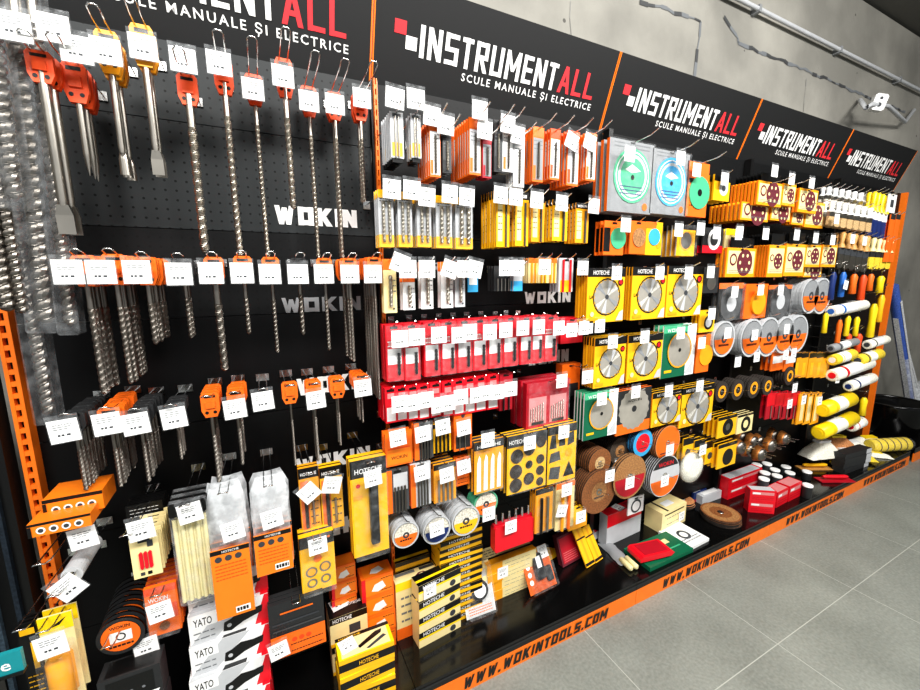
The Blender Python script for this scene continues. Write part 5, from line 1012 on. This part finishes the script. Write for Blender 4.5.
for i in range(4): hangbrush(873+4*i, 190+1.4*i, 236+i, 5, -.17, 2, .05, ('yellow_bright','white','navy'), 'yellow handled paint brush', ORD[i]+' of yellow group')
small((892,194,213,8),1,0,'white','white card with dark picture','beside the right orange upright',[('r',.3,.3,.7,.7,'ink_dark')],[],nm='brush_card',cat='blister pack')
for i in range(2): small((890+5*i,214,262,4.5),2,.04,'orange','long orange scraper handle','by right upright, '+['left','right'][i],[('r',0,.9,1,1,'charcoal')],[],nm='scraper',cat='scraper')
for i in range(5): hangbrush(842+6*i, 231+i, 268+i, 6, -.18, 2, .06, ('wood','ink_dark','steel'), 'wood handled brush with grey bristles', ORD[i]+' in second brush row', {1:(853,239),3:(865,241)}.get(i))
for i in range(4): hangbrush(873+5.5*i, 237+i, 269, 5, -.17, 2, .05, ('cream','charcoal','fleece_yellow'), 'small cream handled brush', ORD[i]+' right in second brush row', None)
def grip(w, h, c):
    return [('grip',M().lathe([(w*.3,-h),(w*.5,-h*.97),(w*.42,-h*.5),(w*.5,-h*.15),(w*.25,0)],c,10)),('wire',M().tube([(0,0,0),(0,0,h*.25),(w*1.2,0,h*.35)],.003,'chrome'))]
GR = [(832,272,300,7,'navy','dark blue'),(842,272,297,7,'blue','blue'),(853,274,294,8,'orange','orange'),(862,275,300,8,'orange_deep','deep orange'),(870,274,291,7,'orange','orange'),(880,276,293,8,'yellow_bright','yellow'),
 (825,313,333,6,'yellow_bright','yellow'),(847,316,336,6,'yellow_bright','yellow'),(856,317,336,6,'yellow_bright','yellow'),(872,304,337,8,'yellow_bright','yellow'),(880,295,322,7,'yellow','yellow'),(838,320,350,6,'orange','orange'),(848,334,350,6,'orange_deep','deep orange'),(858,334,352,7,'orange_deep','deep orange'),(863,398,415,7,'yellow_bright','yellow')]
for i,(x,a,b,w_,c,nm) in enumerate(GR):
    loc, w, h = fit(x,a,b,w_,-.18-.012*(i%2)); w = h/(b-a)*w_*.8
    wh = 'hanging below the brushes, %s from left' % ORD[i] if i < 6 else ('at the foot of the right upright' if i == 14 else 'among the roller sleeves, %s of its rank' % ORD[i-6])
    thing('paint_roller',grip(w,h,c),'%s roller with long grip %s' % (nm, wh),'paint roller',loc)
    hook(loc[0],loc[2]+h*.3,-.2,'wire hook for the %s roller grip %s' % (nm, wh),style='s',tags=[(846,285,-.22,10)] if i == 1 else [])
RL = [(847,308,40,11,'fleece','white fuzzy roller sleeve with blue marks','blue'),(876,342,22,9,'fleece','small white roller sleeve at right','ink_dark'),(843,345,30,8,'grey','thin grey roller sleeve','ink_dark'),(842,357,24,11,'fleece_yellow','pale yellow roller sleeve at left','white'),(868,357,25,11,'fleece_yellow','pale yellow roller sleeve at right','ink_dark'),
 (850,369,44,12,'fleece','white roller sleeve with red end','red'),(860,382,28,10,'fleece','white roller sleeve with dark blue end','navy'),(836,404,33,14,'fleece_yellow','bright yellow roller sleeve in wrap','yellow_bright'),(835,425,40,13,'fleece_yellow','long yellow roller sleeve, lowest','yellow_bright'),(856,424,13,10,'fleece','short white roller sleeve with red end','red')]
for i,(x,y,l,dm,c,lb,ec) in enumerate(RL):
    yf = -.2; a = at(x-l/2,y,yf); b = at(x+l/2,y,yf); r = (at(x,y-dm/2,yf)[2]-at(x,y+dm/2,yf)[2])/2*.95; L = (b[0]-a[0])*.8; cx = (a[0]+b[0])/2
    sl = M().lathe([(r*.8,-L/2),(r,-L/2+.006),(r,L/2-.006),(r*.8,L/2)],c if ec != 'yellow_bright' else 'yellow_bright',16,'x')
    band = M().lathe([(r*1.01,-L*.2),(r*1.01,L*.12)],'white' if ec != 'yellow_bright' else 'fleece',16,'x',caps=False); en = M().lathe([(r*.5,-L/2-.003),(r*.5,-L/2+.002)],ec,12,'x'); m2 = M().lathe([(r*1.015,-L*.3),(r*1.015,-L*.24)],ec,16,'x',caps=False)
    thing('roller_sleeve',[('sleeve',sl),('wrapper',band),('core',en),('stripe',m2)],lb,'roller sleeve',(cx,yf,(a[2]+b[2])/2),ry=-.06)
    hook(cx,(a[2]+b[2])/2+r+.008,yf-.03,'wire hook carrying the '+lb,style='s',tags=[(838,379,-.22,5)] if i == 5 else [],rise=.004)
# bagged rollers piled on the deck
for i,(px,py,yf,L,W,mt,rz,ry,lb) in enumerate([(822,440,-.06,.30,.15,'fleece',1.3,0,'white bagged roller refill at the left of the pile'),(838,436,-.05,.30,.15,'sand_orange',1.1,.1,'pinkish orange bagged refill in the pile'),(852,441,-.08,.32,.15,'fleece',1.3,0,'big cream bagged refill in the middle of the pile'),(868,436,-.06,.3,.14,'fleece',1.2,-.1,'white bagged refill behind the striped sleeve'),
   (858,452,-.17,.26,.10,'fleece_yellow',.9,.05,'yellow flat bagged refill at the pile front'),(873,452,-.18,.26,.10,'fleece',.8,0,'cream bagged refill at the pile front'),(845,448,-.14,.26,.12,'fleece_yellow',1.2,.1,'yellow and white refill above the black sponges')]):
    yf = min(yf, -.09); W *= .75; L *= .85; P = at(px,py,yf); z = max(ZD+.002, P[2]-.035); hg = max(.03, min(.07, P[2]-z))
    while z > ZD+.02 and hg < .11: z -= .01; hg += .01
    thing('roller_refill_bag',[('refill',flatbag(L,W,mt,seed=i+3,hgt=hg)),('stripe',M().box(-W*.2,W*.2,-.05,.05,hg*.9,hg*1.02,'yellow_bright' if i%2 else 'white'))],lb,'roller refill',(P[0],yf,z),rz=rz,ry=ry)
P = atz(888,445,ZD+.05)
m = M().lathe([(.04,-.16),(.05,-.15),(.05,.15),(.04,.16)],'fleece_yellow',16,'x'); st = M()
for q in range(5): st.lathe([(.0508,-.12+.055*q),(.0508,-.112+.055*q)],'abrasive',16,'x',caps=False)
thing('roller_sleeve',[('sleeve',m),('stripe',st),('clear_bag',M().lathe([(.05,-.17),(.054,-.16),(.054,.16),(.03,.2)],'clear',16,'x'))],'big yellow striped roller sleeve in clear bag on the far deck end','roller sleeve',(P[0],P[1],ZD+.052),rz=-.35)
# right of the stand: next base shelf, black tub, film rolls
m = M().box(0,.9,-D,.03,ZD-.012,ZD,'deck_black').box(0,.9,-D,-D+.004,ZO+.002,ZD-.014,'black'); k = M().box(0,.9,-D-.001,-D+.008,0,ZO+.002,'orange_metal')
thing('base_shelf',[('deck',m),('kicker',k)],'separate low black shelf with orange kicker beyond the stand, under the tub','base shelf',(5.06,0,0))
T = (5.42,-.02,ZD)
thing('tub',[('tub',M().lathe([(.17,0),(.18,.01),(.215,.24),(.215,.25),(.205,.25),(.17,.02)],'black_gloss',32)),('rim',M().lathe([(.213,.245),(.225,.25),(.225,.262),(.205,.262),(.205,.25)],'black_gloss',32,caps=False))],'large round black tub at the right edge holding film rolls','tub',T)
for i,(bx,by,tx,ty,r,lb) in enumerate([(913,418,893,286,.033,'tall blue and white film roll leaning left in the tub'),(921,412,899,330,.026,'shorter pale film roll behind the tall one in the tub')]):
    Bp = at(bx,by,-.0+.06*i); Tp = at(tx,ty,.02+.1*i); d = Vector(Tp)-Vector(Bp); L = d.length
    q = [('roll',M().lathe([(r,-.12),(r,L)],'film_blue' if i == 0 else 'film_white',16)),('wrap',M().lathe([(r*1.05,L*.02),(r*1.05,L*.5)],'clear_bag',16,caps=False)),('label',M().box(-r*.5,r*.5,-r*1.06,-r*1.02,L*.1,L*.8,'film_white').box(-r*1.08,-r*1.02,-r*.4,r*.4,L*.05,L*.9,'film_white').box(r*1.02,r*1.08,-r*.4,r*.4,L*.05,L*.9,'film_white'))]
    o = thing('film_roll',q,lb,'film roll',Bp); o.rotation_mode = 'QUATERNION'; o.rotation_quaternion = d.to_track_quat('Z','Y')
P = at(914,395,.08)
thing('hanger_bag',[('bag',flatbag(.3,.18,'clear_bag',seed=9,hgt=.05))],'crumpled clear bag standing in the black tub','bag',(P[0]+.02,.08,P[2]-.02),rx=PI/2)
P = at(878,377,.24); thing('paint_pad_disc',[('disc',M().cylY(0,0,.075,0,.03,'black',24)),('hub',M().cylY(0,0,.02,-.004,0,'charcoal',12))],'round black disc fixed to the wall behind the right orange upright','disc',(P[0],.262,P[2]))
